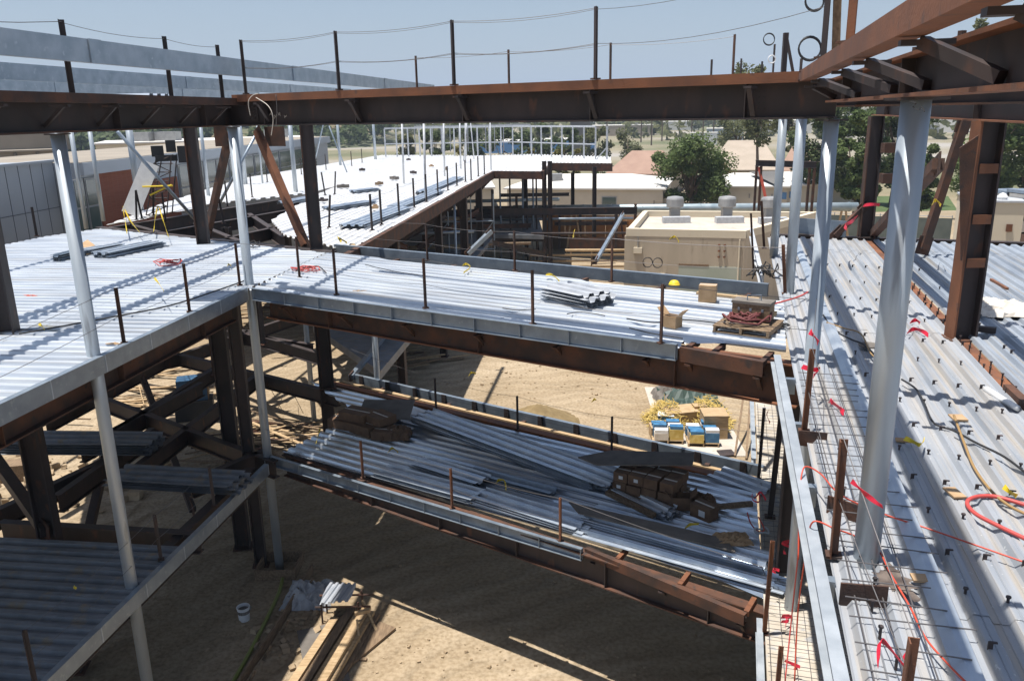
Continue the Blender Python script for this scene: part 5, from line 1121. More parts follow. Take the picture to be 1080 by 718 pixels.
# ------------------------------------------------------------------ ribbons, hoses, cords
def ribbon(pts_, w, m, label, cat='tape', name='tape_ribbon', group='tape ribbons'):
    P = smoothpath(pts_, 5); mb = MB(); n = len(P)
    for i, p in enumerate(P):
        tw = i * .5; d = V((math.cos(tw) * .4, math.sin(tw) * .3, .8)).normalized() * w / 2; mb.v += [p - d, p + d]
    for i in range(n - 1): mb.f.append((2 * i, 2 * i + 1, 2 * i + 3, 2 * i + 2))
    o = one(name, mb, m, label, cat, group); md = o.modifiers.new('thick', 'SOLIDIFY'); md.thickness = .004; return o
def rib_at(pix, z, w, m, lab): return ribbon([at(x, y, z) + UP * R_.uniform(0, .05) for x, y in pix], w, m, lab)
RED = [([(898, 507), (905, 513), (912, 520), (922, 528), (931, 534)], 'zed', 'pink red ribbon knotted on the cable before the nearest column'),
       ([(957, 352), (964, 347), (973, 352), (979, 355)], 8.06, 'red ribbon curled on the deck right of the nearest column'),
       ([(960, 341), (966, 339), (970, 342)], 8.06, 'small red ribbon scrap above the curled one'),
       ([(875, 423), (880, 428), (887, 434), (890, 437)], 8.06, 'red ribbon scrap lying on the rebar mat'),
       ([(854, 352), (858, 354), (863, 362)], 8.9, 'red ribbon fluttering on the junction column'),
       ([(904, 229), (898, 234), (891, 238), (893, 243)], 9.0, 'red ribbon blowing from the taped far column'),
       ([(846, 388), (858, 393), (864, 392), (858, 397)], 8.4, 'red ribbon wound round the rusty post by the junction'),
       ([(810, 436), (809, 441), (812, 446)], 6.2, 'red ribbon hanging below the bridge end')]
for pix, z, lab in RED:
    if z == 'zed': ribbon([atd(x, y, 5.6) for x, y in pix], .035, 'red', lab)
    else: rib_at(pix, z, .07 if z < 8.5 else .09, 'red', lab)
q = xyz(at(912, 251, 8), 9.05); ribbon([q + V((-.25, -.25, 0)), q + V((0, -.28, .03)), q + V((.25, -.25, 0))], .1, 'red', 'red tape wrapped round the far rusty column')
for i, (px, py, z) in enumerate([(819, 582, 4.3), (822, 601, 4.1), (828, 575, 4.4), (836, 600, 4.2), (832, 648, 3.8), (837, 700, 3.7), (830, 655, 3.6), (801, 521, 4.3), (797, 524, 4.3), (938, 694, 8.3)]):
    p = at(px, py, z); ribbon([p + V((R_.uniform(-.2, .2), R_.uniform(-.1, .1), R_.uniform(-.15, .15))) * .8 for _ in range(4)], .05, 'red', ['red tie on the lower rusty post top', 'red tie halfway down the lower rusty post', 'red tie at the galvanised column foot', 'red tie hanging right of the lower post', 'red tie low on the lower floor', 'lowest red tie near the bottom edge', 'red tie on the short lower post', 'red ribbon end at the dark lower bridge post', 'second red ribbon at the dark lower bridge post', 'pinkish red ribbon tied to the bottom rusty post'][i])
YEL = [([(163, 294), (168, 300), (173, 308)], 8.5, 'yellow flag on the left wing cable'), ([(41, 342), (45, 345), (47, 349)], 8.05, 'yellow strap scrap by the left rusty column'),
       ([(488, 281), (492, 280), (496, 283), (489, 288)], 8.1, 'yellow strap on the rear of the upper bridge'), ([(576, 291), (583, 292), (590, 297)], 8.1, 'yellow strap lying on the bridge rear lip'),
       ([(333, 468), (337, 455), (338, 453)], 3.6, 'small yellow strap on the lower bridge left end'), ([(409, 478), (414, 474), (420, 478)], 3.7, 'yellow strap on the lower bridge deck'),
       ([(523, 511), (526, 506), (532, 508), (534, 518)], 3.75, 'bent yellow strap before the deck bundles'), ([(722, 557), (728, 553), (737, 554)], 3.7, 'yellow strap beside the broken cartons'),
       ([(624, 425), (627, 421), (629, 423)], 4.2, 'small yellow flag on the lower rear cable'), ([(494, 397), (497, 394), (502, 395)], 4.2, 'yellow flag near the ground shadow stripe'),
       ([(606, 243), (605, 249), (604, 252)], 8.3, 'yellow flag on the rear cable before the formwork'), ([(706, 253), (712, 251), (716, 256)], 8.6, 'yellow cord end before the tan block wall'),
       ([(78, 619), (80, 622), (81, 621)], 3.9, 'yellow flag on the lower left cable'), ([(954, 464), (962, 467), (970, 472), (974, 466)], 8.1, 'yellow strap lying right of the nearest column'),
       ([(1058, 517), (1066, 521), (1072, 527)], 8.06, 'yellow scrap beside the red hose'), ([(240, 282), (241, 280)], 8.1, 'yellow dot of tape on the left deck'), ([(983, 217), (987, 213), (992, 219)], 9.6, 'yellow strap end on the built-up column')]
for pix, z, lab in YEL: rib_at(pix if len(pix) > 2 else pix + [(pix[1][0] + 3, pix[1][1] + 2)], z, .06 if z < 9 else .08, 'yellow', lab)
for i, pix in enumerate([[(134, 246), (131, 228), (130, 218), (137, 232), (148, 246)], [(162, 244), (164, 228), (167, 218), (172, 232), (178, 250)], [(360, 255), (356, 250), (366, 256)]]):
    ribbon([at(x, y, 8.3) for x, y in pix], .075, 'yellow', ['left yellow lifting strap on the rear girder', 'right yellow lifting strap on the rear girder', 'short yellow strap by the right chevron foot'][i], group='yellow lifting straps')
def hose(pix, z, r, m, label, name='hose', cat='hose'):
    P = [at(p[0], p[1], p[2] if len(p) > 2 else z) for p in pix]; return one(name, MB().tube(smoothpath(P, 6), r, 7), m, label, cat, smooth=True)
hose([(1090, 572), (1052, 554), (1028, 541), (1020, 530), (1028, 524), (1046, 523), (1064, 527), (1090, 535)], 8.06, .022, 'redhose', 'thick red hose looped on the right deck')
hose([(842, 590, 7.4), (843, 530, 7.9), (846, 498, 8.16), (852, 492, 8.2), (866, 500, 8.3), (880, 516, 8.4), (896, 527, 8.25), (935, 543, 8.1), (975, 556, 8.06), (1030, 575, 8.06), (1090, 596, 8.06)], 8.05, .0085, 'orangehose', 'orange cord over the white edge angle and across the deck', 'extension_cord', 'cord')
hose([(838, 718, 6.0), (842, 640, 6.8), (852, 570, 7.9), (856, 552, 8.16), (864, 550, 8.2), (880, 557, 8.2), (902, 565, 8.15), (925, 578, 8.1), (940, 606, 8.06), (960, 640, 8.06), (976, 672, 8.06), (1000, 700, 8.06), (1022, 722, 8.06)], 8.05, .0085, 'orangehose', 'thin orange cord running from the edge down the deck rib', 'extension_cord', 'cord')
hose([(828, 718, 5.2), (836, 640, 6.0), (844, 560, 7.4), (846, 500, 8.0)], 8, .009, 'redhose', 'red rope hanging beside the white edge angle', 'rope', 'rope')
hose([(1006, 438), (1018, 470), (1028, 494), (1046, 518), (1066, 534), (1092, 546)], 8.06, .016, 'tanhose', 'tan hose winding along the right deck')
hose([(951, 400), (966, 410), (975, 426), (985, 446), (1006, 454), (1030, 467), (1060, 482), (1090, 505)], 8.06, .014, 'black', 'black cable lying across the right deck', 'power_cable', 'cable')
hose([(868, 332), (880, 348), (898, 358), (912, 364), (930, 382)], 8.06, .016, 'black', 'black cable curling right of the junction column', 'power_cable', 'cable')
hose([(872, 340), (890, 346), (908, 352), (918, 372), (928, 380)], 8.07, .013, 'tanhose', 'tan cable beside the black one at the junction column', 'power_cable', 'cable')
hose([(661, 336), (690, 340), (720, 337), (760, 341)], 8.08, .014, 'black', 'black cable dragged across the upper bridge deck', 'power_cable', 'cable')
hose([(664, 346), (690, 352), (720, 357)], 8.07, .012, 'black', 'short black cable near the bridge front edge', 'power_cable', 'cable')
hose([(598, 331), (612, 329), (628, 331), (638, 333)], 8.07, .010, 'black', 'short wavy black cable in the middle of the bridge', 'power_cable', 'cable')
hose([(530, 325), (545, 327), (565, 326)], 8.07, .010, 'black', 'small black cable left on the bridge deck', 'power_cable', 'cable')
hose([(385, 279), (410, 285), (440, 290), (448, 291)], 8.07, .010, 'black', 'thin black rod lying near the bridge rear', 'steel_rod', 'rod')
hose([(20, 352), (60, 345), (120, 334), (180, 322), (230, 306), (258, 296)], 8.07, .018, 'black', 'black cable snaking along the left wing deck', 'power_cable', 'cable')
hose([(803, 324), (822, 319), (842, 313), (852, 308)], 8.15, .018, 'redhose', 'reddish cord from the tool box to the junction column', 'extension_cord', 'cord')
hose([(244, 722), (262, 690), (280, 655), (294, 625), (299, 606)], .06, .05, 'green', 'long yellow green hose on the dark pit floor')
for i, (px, py) in enumerate(((90, 240), (160, 262), (306, 262))): 
    p = at(px, py, 8.05)
# pile of red and black leads
def coil(c, r, n, th, m, label, seed, flat=.12, z0=.03, name='cable_pile', cat='cable'):
    rr = random.Random(seed); mb = MB(); P = []
    for k in range(n * 10):
        a = k * .628; q = r * (.55 + .4 * math.sin(k * .13 + seed)) ; P.append(V(c) + V((math.cos(a) * q + rr.uniform(-.03, .03), math.sin(a) * q * .8 + rr.uniform(-.03, .03), z0 + flat * rr.random() + th)))
    mb.tube(P, th, 6); return one(name, mb, m, label, cat, smooth=True)
coil(D(60 + 118, 280), .42, 5, .014, 'redhose', 'red coil of cord on the left wing deck', 3)
coil(D(322, 287), .40, 4, .014, 'redhose', 'red coil of cord right of the corner column', 5); 
hose([(312, 286), (325, 282), (336, 281), (344, 288)], 8.1, .016, 'black', 'black hose lying over the red cord coil')
coil(D(806, 296) , .5, 4, .016, 'black', 'tangled black cable at the end of the bridge rear edge', 8, flat=.4)
coil(D(265, 262), .3, 3, .012, 'black', 'tangle of dark wire behind the corner column', 18, flat=.2)
coil(D(823, 345), .2, 3, .012, 'black', 'black cable ring lying beside the pallet', 12, flat=.02)
# ------------------------------------------------------------------ things on the upper decks
def pallet(c, w, d, ang, label, n=7, m='wood', group=None):
    c = V(c); t_ = T('pallet', c, label, 'pallet', group); R = Matrix.Rotation(ang, 3, 'Z')
    for k in range(n): t_.p('slat', MB().box(c + R @ V((0, -d / 2 + d * (k + .5) / n, .125)), (w, d / n * .8, .02), ang), m)
    for s_ in (-1, 0, 1):
        t_.p('stringer', MB().box(c + R @ V((s_ * (w / 2 - .04), 0, .07)), (.045, d, .09), ang), m)
    for k in (0, n // 2, n - 1): t_.p('bottom_slat', MB().box(c + R @ V((0, -d / 2 + d * (k + .5) / n, .012)), (w, d / n * .8, .02), ang), m)
    return t_
pc = D(789, 349) + UP * .03; pallet(pc, 1.05, 1.0, A1, 'worn pallet under the tool box on the upper bridge', m='oldwood')
coil(pc + UP * .14 + V((-.05, -.05, 0)), .48, 7, .022, mat('dark_red_lead', (.13, .03, .03)), 'heap of dark red welding lead on the pallet', 21, flat=.14)
tbx = T('tool_box', pc + UP * .16 + N1 * .25, 'brown metal tool box with a handle on the pallet', 'tool box'); c_ = tbx.loc
tbx.p('body', MB().box(c_ + UP * .15, (.70, .34, .30), A1), 'oldwood'); tbx.p('lid', MB().box(c_ + UP * .325, (.73, .37, .05), A1), 'greyboard')
tbx.p('handle', MB().tube([c_ + V((-.12, 0, .35)), c_ + V((-.12, 0, .45)), c_ + V((.12, -.06, .45)), c_ + V((.12, -.06, .35))], .014, 6), 'galv')
for s_ in (-.22, 0, .22): tbx.p('latch', MB().box(c_ + U1 * s_ - N1 * .18 + UP * .2, (.04, .015, .05), A1), 'galv')
one('wood_block', MB().bar(D(794, 330) + UP * .06, D(818, 334) + UP * .06, .10, .09), 'wood', 'short timber stick beside the tool box', 'timber')
def carton(c, w, d, h, ang, label, m='card', open_=True, group=None):
    c = V(c); t_ = T('carton', c, label, 'carton', group); R = Matrix.Rotation(ang, 3, 'Z')
    if not open_: t_.p('body', MB().box(c + UP * h / 2, (w, d, h), ang), m); t_.p('tape_strip', MB().box(c + UP * (h + .003), (w * .99, .05, .004), ang), 'paper'); return t_
    mb = MB()
    for s_ in (-1, 1):
        mb.box(c + R @ V((s_ * w / 2, 0, h / 2)), (.012, d, h), ang); mb.box(c + R @ V((0, s_ * (d / 2 - .008), h / 2)), (w - .014, .012, h), ang)
    mb.box(c + UP * .008, (w - .02, d - .03, .012), ang); t_.p('body', mb, m)
    for s_ in (-1, 1): t_.p('flap', MB().bar(c + R @ V((s_ * (w / 2 + .01), 0, h)), c + R @ V((s_ * (w / 2 + .14), 0, h + .14)), d * .95, .01, side=R @ V((0, 1, 0))), m)
    return t_
carton(D(746, 319) + UP * .03, .36, .26, .36, A1 + .2, 'upright tan carton near the rear of the upper bridge', open_=False)
carton(D(709, 346) + UP * .03, .27, .24, .22, A1 - .2, 'small open carton near the front post of the upper bridge', m='card')
one('hard_hat', MB().lathe(D(711, 303) + UP * .06, [(.15, 0), (.125, .015), (.115, .06), (.075, .10), (.02, .115)], 16), 'yellow', 'yellow hard hat left on the bridge rear lip', 'hard hat', smooth=True)
one('timber_plank', MB().bar(D(735, 312) + UP * .07, D(800, 319) + UP * .07, .12, .05), 'wood', 'timber plank along the bridge rear beside the tan carton', 'plank')
sheets(sheets_late - N2 * .5, sheets_late - N2 * 1.4, 1.1, 2, 'short pile of deck sheets on the left wing roof edge', 12.40, 'deck', dz=.07)
sheets(D(587, 314), D(633, 325), .95, 4, 'short stack of deck sheets on the upper bridge', Z2 + .03, 'deck_bright', dz=.07)
sheets(D(80, 271), D(128, 263), .55, 3, 'short galvanised channels stacked left of the tan scrap on the left deck', Z2 + .03, 'deck')
sheets(D(108, 273), D(170, 260), .7, 3, 'long stack of galvanised channels on the left deck', Z2 + .03, 'deck')
sheets(D(58, 277), D(80, 271), .4, 3, 'stub of galvanised channels poking left of the leftmost round column', Z2 + .03, 'galv')
one('carton_scrap', MB().add([D(84, 262) + UP * .12, D(92, 271) + UP * .08, D(106, 265) + UP * .06, D(93, 257) + UP * .14, D(84, 262) + UP * .10, D(92, 271) + UP * .06, D(106, 265) + UP * .04, D(93, 257) + UP * .12], [(0, 1, 2, 3), (7, 6, 5, 4), (0, 4, 5, 1), (1, 5, 6, 2), (2, 6, 7, 3), (3, 7, 4, 0)]), 'card', 'tan cardboard sheet on the channels of the left deck', 'cardboard')
for i, (px, py) in enumerate(((1040, 413), (1010, 444), (952, 468), (1006, 524), (974, 615), (916, 378))):
    p = D(px, py) + UP * .03; m_ = MB()
    if i == 0: m_.tube([p, p + U3 * -.4 + N3 * .1, p + U3 * -.75 + N3 * .2], .055, 8, r2=.04); one('paper_roll', m_, 'white', 'white rolled paper lying in a deck valley', 'paper roll', smooth=True); continue
    if i == 5:
        one('lens_lid', MB().lathe(D(916, 366) + UP * .02, [(.16, 0), (.17, .02), (.15, .035)], 20), 'greyboard', 'grey round lid lying by the cables', 'lid'); continue
    m_.box(p + UP * .02, (R_.uniform(.14, .26), R_.uniform(.1, .18), .02), R_.uniform(0, 3)); one('carton_scrap', m_, 'card', ['', 'scrap of cardboard by the stud row', 'cardboard scrap beside the yellow strap', 'cardboard scrap left of the red hose loop', 'cardboard scrap below the nearest column', ''][i], 'cardboard')
sc = MB(); q = D(945, 615) + UP * .030; sc.v.append(q)
for k in range(28):
    a_ = 2 * math.pi * k / 28; r_ = R_.uniform(.10, .24); sc.v.append(q + V((math.cos(a_) * r_ * .8, math.sin(a_) * r_ * 1.5, 0)))
sc.f = [(0, 1 + k, 1 + (k + 1) % 28) for k in range(28)]
one('scorch_patch', sc, 'scorch', 'dark scorched patch on the deck beside the nearest column', 'scorch mark')
# crumpled pale wrapping at the far right
def crumple(c, r, h, m, label, seed, name='plastic_sheet', cat='plastic sheet', n=14):
    rr = random.Random(seed); mb = MB(); c = V(c)
    for i in range(n + 1):
        for j in range(n + 1):
            x, y = (i / n - .5) * 2, (j / n - .5) * 2; e = max(0, 1 - max(abs(x), abs(y)) ** 2)
            mb.v.append(c + V((x * r[0] * (1 + rr.uniform(-.08, .08)), y * r[1] * (1 + rr.uniform(-.08, .08)), h * e ** .5 * rr.uniform(.45, 1) + .01)))
    for i in range(n):
        for j in range(n): a = i * (n + 1) + j; mb.f.append((a, a + 1, a + n + 2, a + n + 1))
    return one(name, mb, m, label, cat)
crumple(D(1058, 330) + UP * .03, (.6, .5), .22, 'paper', 'crumpled pale wrapping on the deck at the right edge', 4)
crumple(D(1042, 322) + UP * .03, (.3, .25), .14, 'paper', 'small crumple of pale paper left of the big wrapping', 14)
one('steel_bar', MB().bar(D(1045, 297) + UP * .05, D(1062, 307) + UP * .05, .06, .05), 'orange', 'short orange rusty bar lying on the far right deck', 'steel bar')
one('edge_plate', MB().bar(xyz(D(885, 633), 8.06), xyz(D(935, 637), 8.06), .02, .22), 'rust', 'rusty plate standing across the deck edge near the bottom', 'steel plate')
one('edge_plate', MB().bar(xyz(D(842, 463), 8.02), xyz(D(872, 466), 8.02), .02, .2), 'rust', 'rusty plate standing across the deck edge below the junction', 'steel plate')
one('edge_plate', MB().bar(xyz(D(872, 537), 8.06), xyz(D(905, 548), 8.06), .02, .2), 'rust', 'rusty plate standing just left of the nearest column foot', 'steel plate')
one('steel_tee', MB().bar(xyz(D(1022, 350), 8.08) , xyz(D(1050, 353), 8.08), .12, .1), 'mill', 'dark cross piece at the foot of the built-up column', 'steel bar')
one('steel_angle', MB().bar(xyz(D(1062, 412), 8.05), xyz(D(1092, 440), 8.05), .12, .1), 'rust', 'rusty angle lying in the deck at the right edge', 'steel bar')
# ------------------------------------------------------------------ things on the lower bridge
B1 = lambda px, py, z=Z1 + .02: at(px, py, z)
sheets(B1(400, 500), B1(500, 528), .62, 3, 'front left bundle of sheets on the lower bridge', Z1 + .02, 'deck'); sheets(B1(440, 490), B1(508, 512), .62, 3, 'second row of sheets behind the front left bundle', Z1 + .02, 'deck')
sheets(B1(508, 527), B1(618, 562), .62, 3, 'front middle bundle of sheets on the lower bridge', Z1 + .02, 'deck'); sheets(B1(616, 563), B1(822, 620), .62, 2, 'front right sunlit bundle of sheets on the lower bridge', Z1 + .02, 'deck', dz=.03)
sheets(B1(624, 548), B1(815, 600), .9, 3, 'bundle of sheets behind the sunlit front bundle', Z1 + .02, 'deck')
sheets(B1(448, 446), B1(637, 517), .92, 5, 'long loose bundle of sheets slanting across the lower bridge', Z1 + .06, 'deck', dz=.06, jag=.4)
sheets(B1(470, 452), B1(660, 512), .62, 3, 'upper edge bundle slanting behind the loose sheets', Z1 + .06, 'deck', dz=.06, jag=.3)
sheets(B1(500, 500), B1(590, 524), .4, 2, 'narrow dark channels between the sheet bundles', Z1 + .02, 'galv')
sheets(B1(655, 520), B1(706, 545), .6, 3, 'short sheets poking out below the carton stack', Z1 + .02, 'deck')
sheets(B1(760, 500), B1(815, 520), .8, 1, 'loose sheet near the right end of the lower bridge', Z1 + .02, 'deck')
pk = MB(); pk.add([B1(600, 540) + UP * .26, B1(610, 552) + UP * .26, B1(775, 594) + UP * .26, B1(765, 580) + UP * .26, B1(600, 540) + UP * .23, B1(610, 552) + UP * .23, B1(775, 594) + UP * .23, B1(765, 580) + UP * .23], [(3, 2, 1, 0), (4, 5, 6, 7), (0, 1, 5, 4), (1, 2, 6, 5), (2, 3, 7, 6), (3, 0, 4, 7)])
one('board_sheet', pk, 'greyboard', 'long dull grey strip lying over the sheet bundles', 'board')
# carton stack with a board on top
cs = B1(682, 523); k = 0
LABC = ['bottom row carton at the left of the boarded stack', 'bottom row carton second from left of the boarded stack', 'bottom row carton third from left of the boarded stack', 'bottom row carton at the right of the boarded stack']
pallet(cs + N1 * .12, 1.6, 1.1, A1, 'pallet beneath the boarded carton stack', m='oldwood')
for lev in range(2):
    for row in range(2):
        for i in range(4):
            p = cs + UP * (.145 + lev * .235) + U1 * (-.54 + .37 * i + (.05 if lev else 0)) + N1 * (-.14 + row * .48) 
            lab = '%s carton %s from left, %s row of the boarded stack' % ('upper' if lev else 'lower', ORD[i], 'front' if row == 0 else 'back')
            cb = carton(p + V((R_.uniform(-.02, .02), R_.uniform(-.03, .03), 0)), .34 + R_.uniform(-.03, .02), .45, .225 + R_.uniform(-.03, .005), A1 + R_.uniform(-.06, .06), lab, 'card_dark', False, 'cartons of the boarded stack')
            if row == 0 and i in (0, 1): cb.p('paper_label', MB().box(p - N1 * .231 + UP * .12, (.10, .006, .08), A1), 'white')
tb_ = cs + N1 * .15 - U1 * .25; bd = MB(); z = Z1 + .02 + .145 + .47
pts_ = [tb_ - U1 * 1.45 - N1 * .30, tb_ - U1 * .85 - N1 * .50, tb_ + U1 * 1.15 + N1 * .30, tb_ + U1 * 1.0 + N1 * .85, tb_ - U1 * .9 + N1 * .35]
zz = [z + .02, z + .03, z + .16, z + .22, z + .06]
bd.add([xyz(p, a) for p, a in zip(pts_, zz)] + [xyz(p, a + .03) for p, a in zip(pts_, zz)], [(4, 3, 2, 1, 0), (5, 6, 7, 8, 9)] + [(i, (i + 1) % 5, 5 + (i + 1) % 5, 5 + i) for i in range(5)])
one('board_sheet', bd, 'greyboard', 'grey board lying on top of the carton stack', 'board')
one('timber_plank', MB().bar(B1(640, 524) + UP * .12, B1(690, 548) + UP * .1, .12, .1), 'oldwood', 'dark timber lying before the boarded stack', 'plank')
# second pile: cartons and plywood at the left
c2 = B1(392, 452)
for i, (du, dn, dz, w, d, h, a) in enumerate([(-.75, -.2, .0, .9, .6, .26, .1), (.05, -.25, 0, .8, .6, .28, -.1), (.75, -.3, 0, .6, .5, .24, .3), (-.4, -.1, .27, .9, .6, .24, .05), (.35, .0, .28, .7, .6, .22, -.2), (-.2, .6, 0, 1.0, .6, .3, .2)]):
    carton(c2 + U1 * du + N1 * dn + UP * dz, w, d, h, A1 + a, '%s flattened carton of the left pile on the lower bridge' % ORD[i], 'card_dark', False, 'cartons of the left pile')
one('board_sheet', MB().box(c2 + N1 * .55 + U1 * .1 + UP * .42, (1.5, 1.0, .03), M3=Matrix.Rotation(A1 + .5, 3, 'Z') @ Matrix.Rotation(.22, 3, 'X')), 'greyboard', 'grey board propped on the left carton pile', 'board')
crumple(c2 + U1 * 1.0 - N1 * .1, (.4, .35), .35, 'card_dark', 'torn brown carton end of the left pile', 6, 'torn_carton', 'carton')
# third: broken cartons at the right
c3 = B1(738, 540)
carton(c3 + U1 * -.45, .42, .32, .30, A1 + .4, 'standing open carton among the debris right of the stack', 'card_dark', True, 'cartons of the right debris'); carton(c3 + U1 * .15 - N1 * .15, .50, .34, .30, A1 - .3, 'brown box with a pale label in the right debris', 'card_dark', False, 'cartons of the right debris').p('paper_label', MB().box(c3 + U1 * .15 - N1 * .33 + UP * .15, (.16, .006, .14), A1 - .3), 'white')
crumple(c3 + U1 * -.1 + N1 * .35, (.35, .3), .3, 'card_dark', 'torn brown carton with red print behind the debris', 8, 'torn_carton', 'carton'); crumple(B1(716, 528), (.3, .25), .2, 'clear', 'clump of clear wrapping beside the boarded stack', 9)
crumple(B1(772, 579) + UP * .2, (.35, .25), .14, 'card', 'tan torn cardboard near the right end of the lower bridge', 10, 'torn_carton', 'carton')
one('timber_plank', MB().bar(B1(752, 540) + UP * .12, B1(793, 537) + UP * .14, .1, .1), 'oldwood', 'dark timber pointing right from the debris', 'plank')
hose([(788, 540, 3.8), (792, 552, 3.6), (800, 560, 3.55), (806, 558, 3.7), (800, 545, 4.0)], 3.6, .014, 'redhose', 'red cord dangling at the right end of the lower bridge', 'extension_cord', 'cord')
ringc = B1(803, 564) + UP * .1; rg = MB(); rg.tube([ringc + V((math.cos(a) * .14, math.sin(a) * .12, .03 * math.sin(3 * a))) for a in [2 * math.pi * k / 20 for k in range(21)]], .02, 6); one('wire_ring', rg, 'galv_white', 'white wire ring on the lower bridge end', 'wire coil')
coil(B1(285, 440) * 1.0, .35, 4, .02, 'oldwood', 'ring of old rope left of the lower bridge', 31) if False else None
# bundles on the lower left beams
sheets(at(2, 463, 3.75), at(162, 464, 3.75), 1.0, 5, 'thick bundle of deck sheets across the lower left beams', Z1 + .0, 'deck_shade', dz=.07); sheets(at(122, 506, 3.5), at(252, 513, 3.5), 1.0, 4, 'second bundle of deck sheets nearer the corner column', Z1 - .0, 'deck_shade', dz=.06)
gn = atd(206, 422, 37); gc = at(207, 440, 0); gen = T('generator', gc, 'blue generator standing under the left wing', 'generator')
gen.p('housing', MB().box(gc + UP * 1.3, (1.15, .8, .9), .3), 'genblue'); gen.p('end_panel', MB().box(gc + UP * 1.0 + V((.56, .17, 0)), (.04, .7, .8), .3), 'oldwood'); gen.p('skid', MB().box(gc + UP * .42, (1.5, .9, .8), .3), 'black')
# ------------------------------------------------------------------ things on the pit floor
G = lambda px, py, z=0.0: at(px, py, z)
A4 = -.1
ply = G(726, 440); one('ground_sheet', MB().box(G(728, 441) + UP * .015, (2.9, 7.6, .03), -.06), 'roofgrit', 'pale board sheet laid on the dirt under the pallets', 'board')
PL = [(703, 463), (740, 466)]
pals = []
for i, (px, py) in enumerate(PL): pals.append(pallet(G(px, py) + UP * .03, 1.15, 1.1, A4, ['left pallet of blue cartons on the dirt', 'right pallet of blue cartons on the dirt'][i]))
for i, (px, py) in enumerate([(703, 463), (740, 466)]):
    c_ = G(px, py) + UP * .175
    for k in range(6):
        dx_, dy_ = (k % 2 - .5) * .56, (k // 2 - 1) * .36; h = .26 + .16 * R_.random()
        t_ = T('bucket_carton', c_ + V((dx_, dy_, 0)), '%s carton on the %s dirt pallet' % (ORD[k], 'left' if i == 0 else 'right'), 'carton', 'cartons on the dirt pallets'); p = t_.loc
        t_.p('body', MB().box(p + UP * h / 2, (.50, .32, h), A4 + R_.uniform(-.1, .1)), ('paper', 'straw', 'blue')[(k + i) % 3]); t_.p('shrink_wrap', MB().box(p + UP * (h + .06), (.48, .30, .12), A4), 'blue' if (k * 2 + i) % 3 else 'white')
c_ = G(716, 448); 
for i, (px, py, m, w, d, h, a) in enumerate([(716, 445, 'wood', 1.3, .9, .5, .2), (702, 449, 'blue', .6, .5, .45, -.2), (708, 452, 'redpaint', .5, .4, .3, .1), (737, 443, 'card', .5, .4, .6, .1), (752, 459, 'wood', .9, .9, .9, -.05), (691, 460, 'wood', .4, .6, .4, 0)]):
    p = G(px, py) + UP * .03; t_ = T('crate', p, ['large pale crate lid amid the pit supplies', 'blue wrapped box left of the pale crate', 'small red box below the pale crate', 'tan carton behind the blue cartons', 'pale wooden crate at the right of the pallets', 'small pale crate at the left of the pallets'][i], 'crate', 'supply crates in the pit')
    t_.p('body', MB().box(p + UP * h / 2, (w, d, h), a), m); t_.p('lid', MB().box(p + UP * (h + .02), (w * 1.04, d * 1.04, .03), a), 'wood' if m != 'blue' else 'white')
def strawheap(c, r, h, n, label, seed, m='straw'):
    rr = random.Random(seed); mb = MB(); c = V(c)
    for _ in range(n):
        a, q = rr.uniform(0, 6.28), rr.random() ** .5; p = c + V((math.cos(a) * q * r[0], math.sin(a) * q * r[1], h * (1 - q * q) * rr.random() + .03)); d = V((rr.gauss(0, 1), rr.gauss(0, 1), rr.gauss(0, .35))).normalized() * rr.uniform(.12, .3)
        k = d.cross(V((rr.gauss(0, 1), rr.gauss(0, 1), 1))).normalized() * .08
        mb.tube([p - d, p + k, p + d], .011, 4)
    return one('strapping_heap', mb, m, label, 'strapping')
strawheap(G(703, 445), (.85, 1.3), .85, 650, 'left heap of yellow strapping among the pit supplies', 3); strawheap(G(747, 444), (.85, 1.5), .95, 750, 'right heap of yellow strapping among the pit supplies', 4)
crumple(G(728, 428), (1.3, 1.8), .8, 'tarp', 'dark green tarp heaped over pit supplies', 12, 'tarp', 'tarp'); crumple(G(712, 421), (.9, 1.0), .7, 'greyboard', 'grey scrap heap beside the green tarp', 13, 'scrap_heap', 'scrap heap')
one('square_cover', MB().box(G(766, 479) + UP * .04, (.55, .5, .08), .1), 'mill', 'small dark square cover on the dirt', 'cover')
for i, (a, b_) in enumerate([((775, 482), (790, 418)), ((787, 485), (791, 420))]): one('long_pole', MB().bar(G(*a) + UP * .05, xyz(G(*a), 0).lerp(xyz(G(*b_), 0), .62) + UP * 2.0, .07, .07), 'oldwood', ['left thin timber pole leaning near the right floor', 'right thin timber pole leaning near the right floor'][i], 'pole')
# sand pile
mb = MB(); c_ = G(567, 447); rr = random.Random(3); nn_ = 26
for i in range(nn_ + 1):
    for j in range(nn_ + 1):
        x, y = (i / nn_ - .5) * 2, (j / nn_ - .5) * 2; q = math.hypot(x, y); mb.v.append(c_ + V((x * 1.75, y * 1.9, max(-.03, .85 * (1 - q) ** 1.0 if q < 1 else -.03) * (1 + rr.uniform(-.08, .08)))))
for i in range(nn_):
    for j in range(nn_): a = i * (nn_ + 1) + j; mb.f.append((a, a + 1, a + nn_ + 2, a + nn_ + 1))
one('sand_pile', mb, 'sandpile', 'damp sand pile behind the lower bridge', 'sand pile', smooth=True)
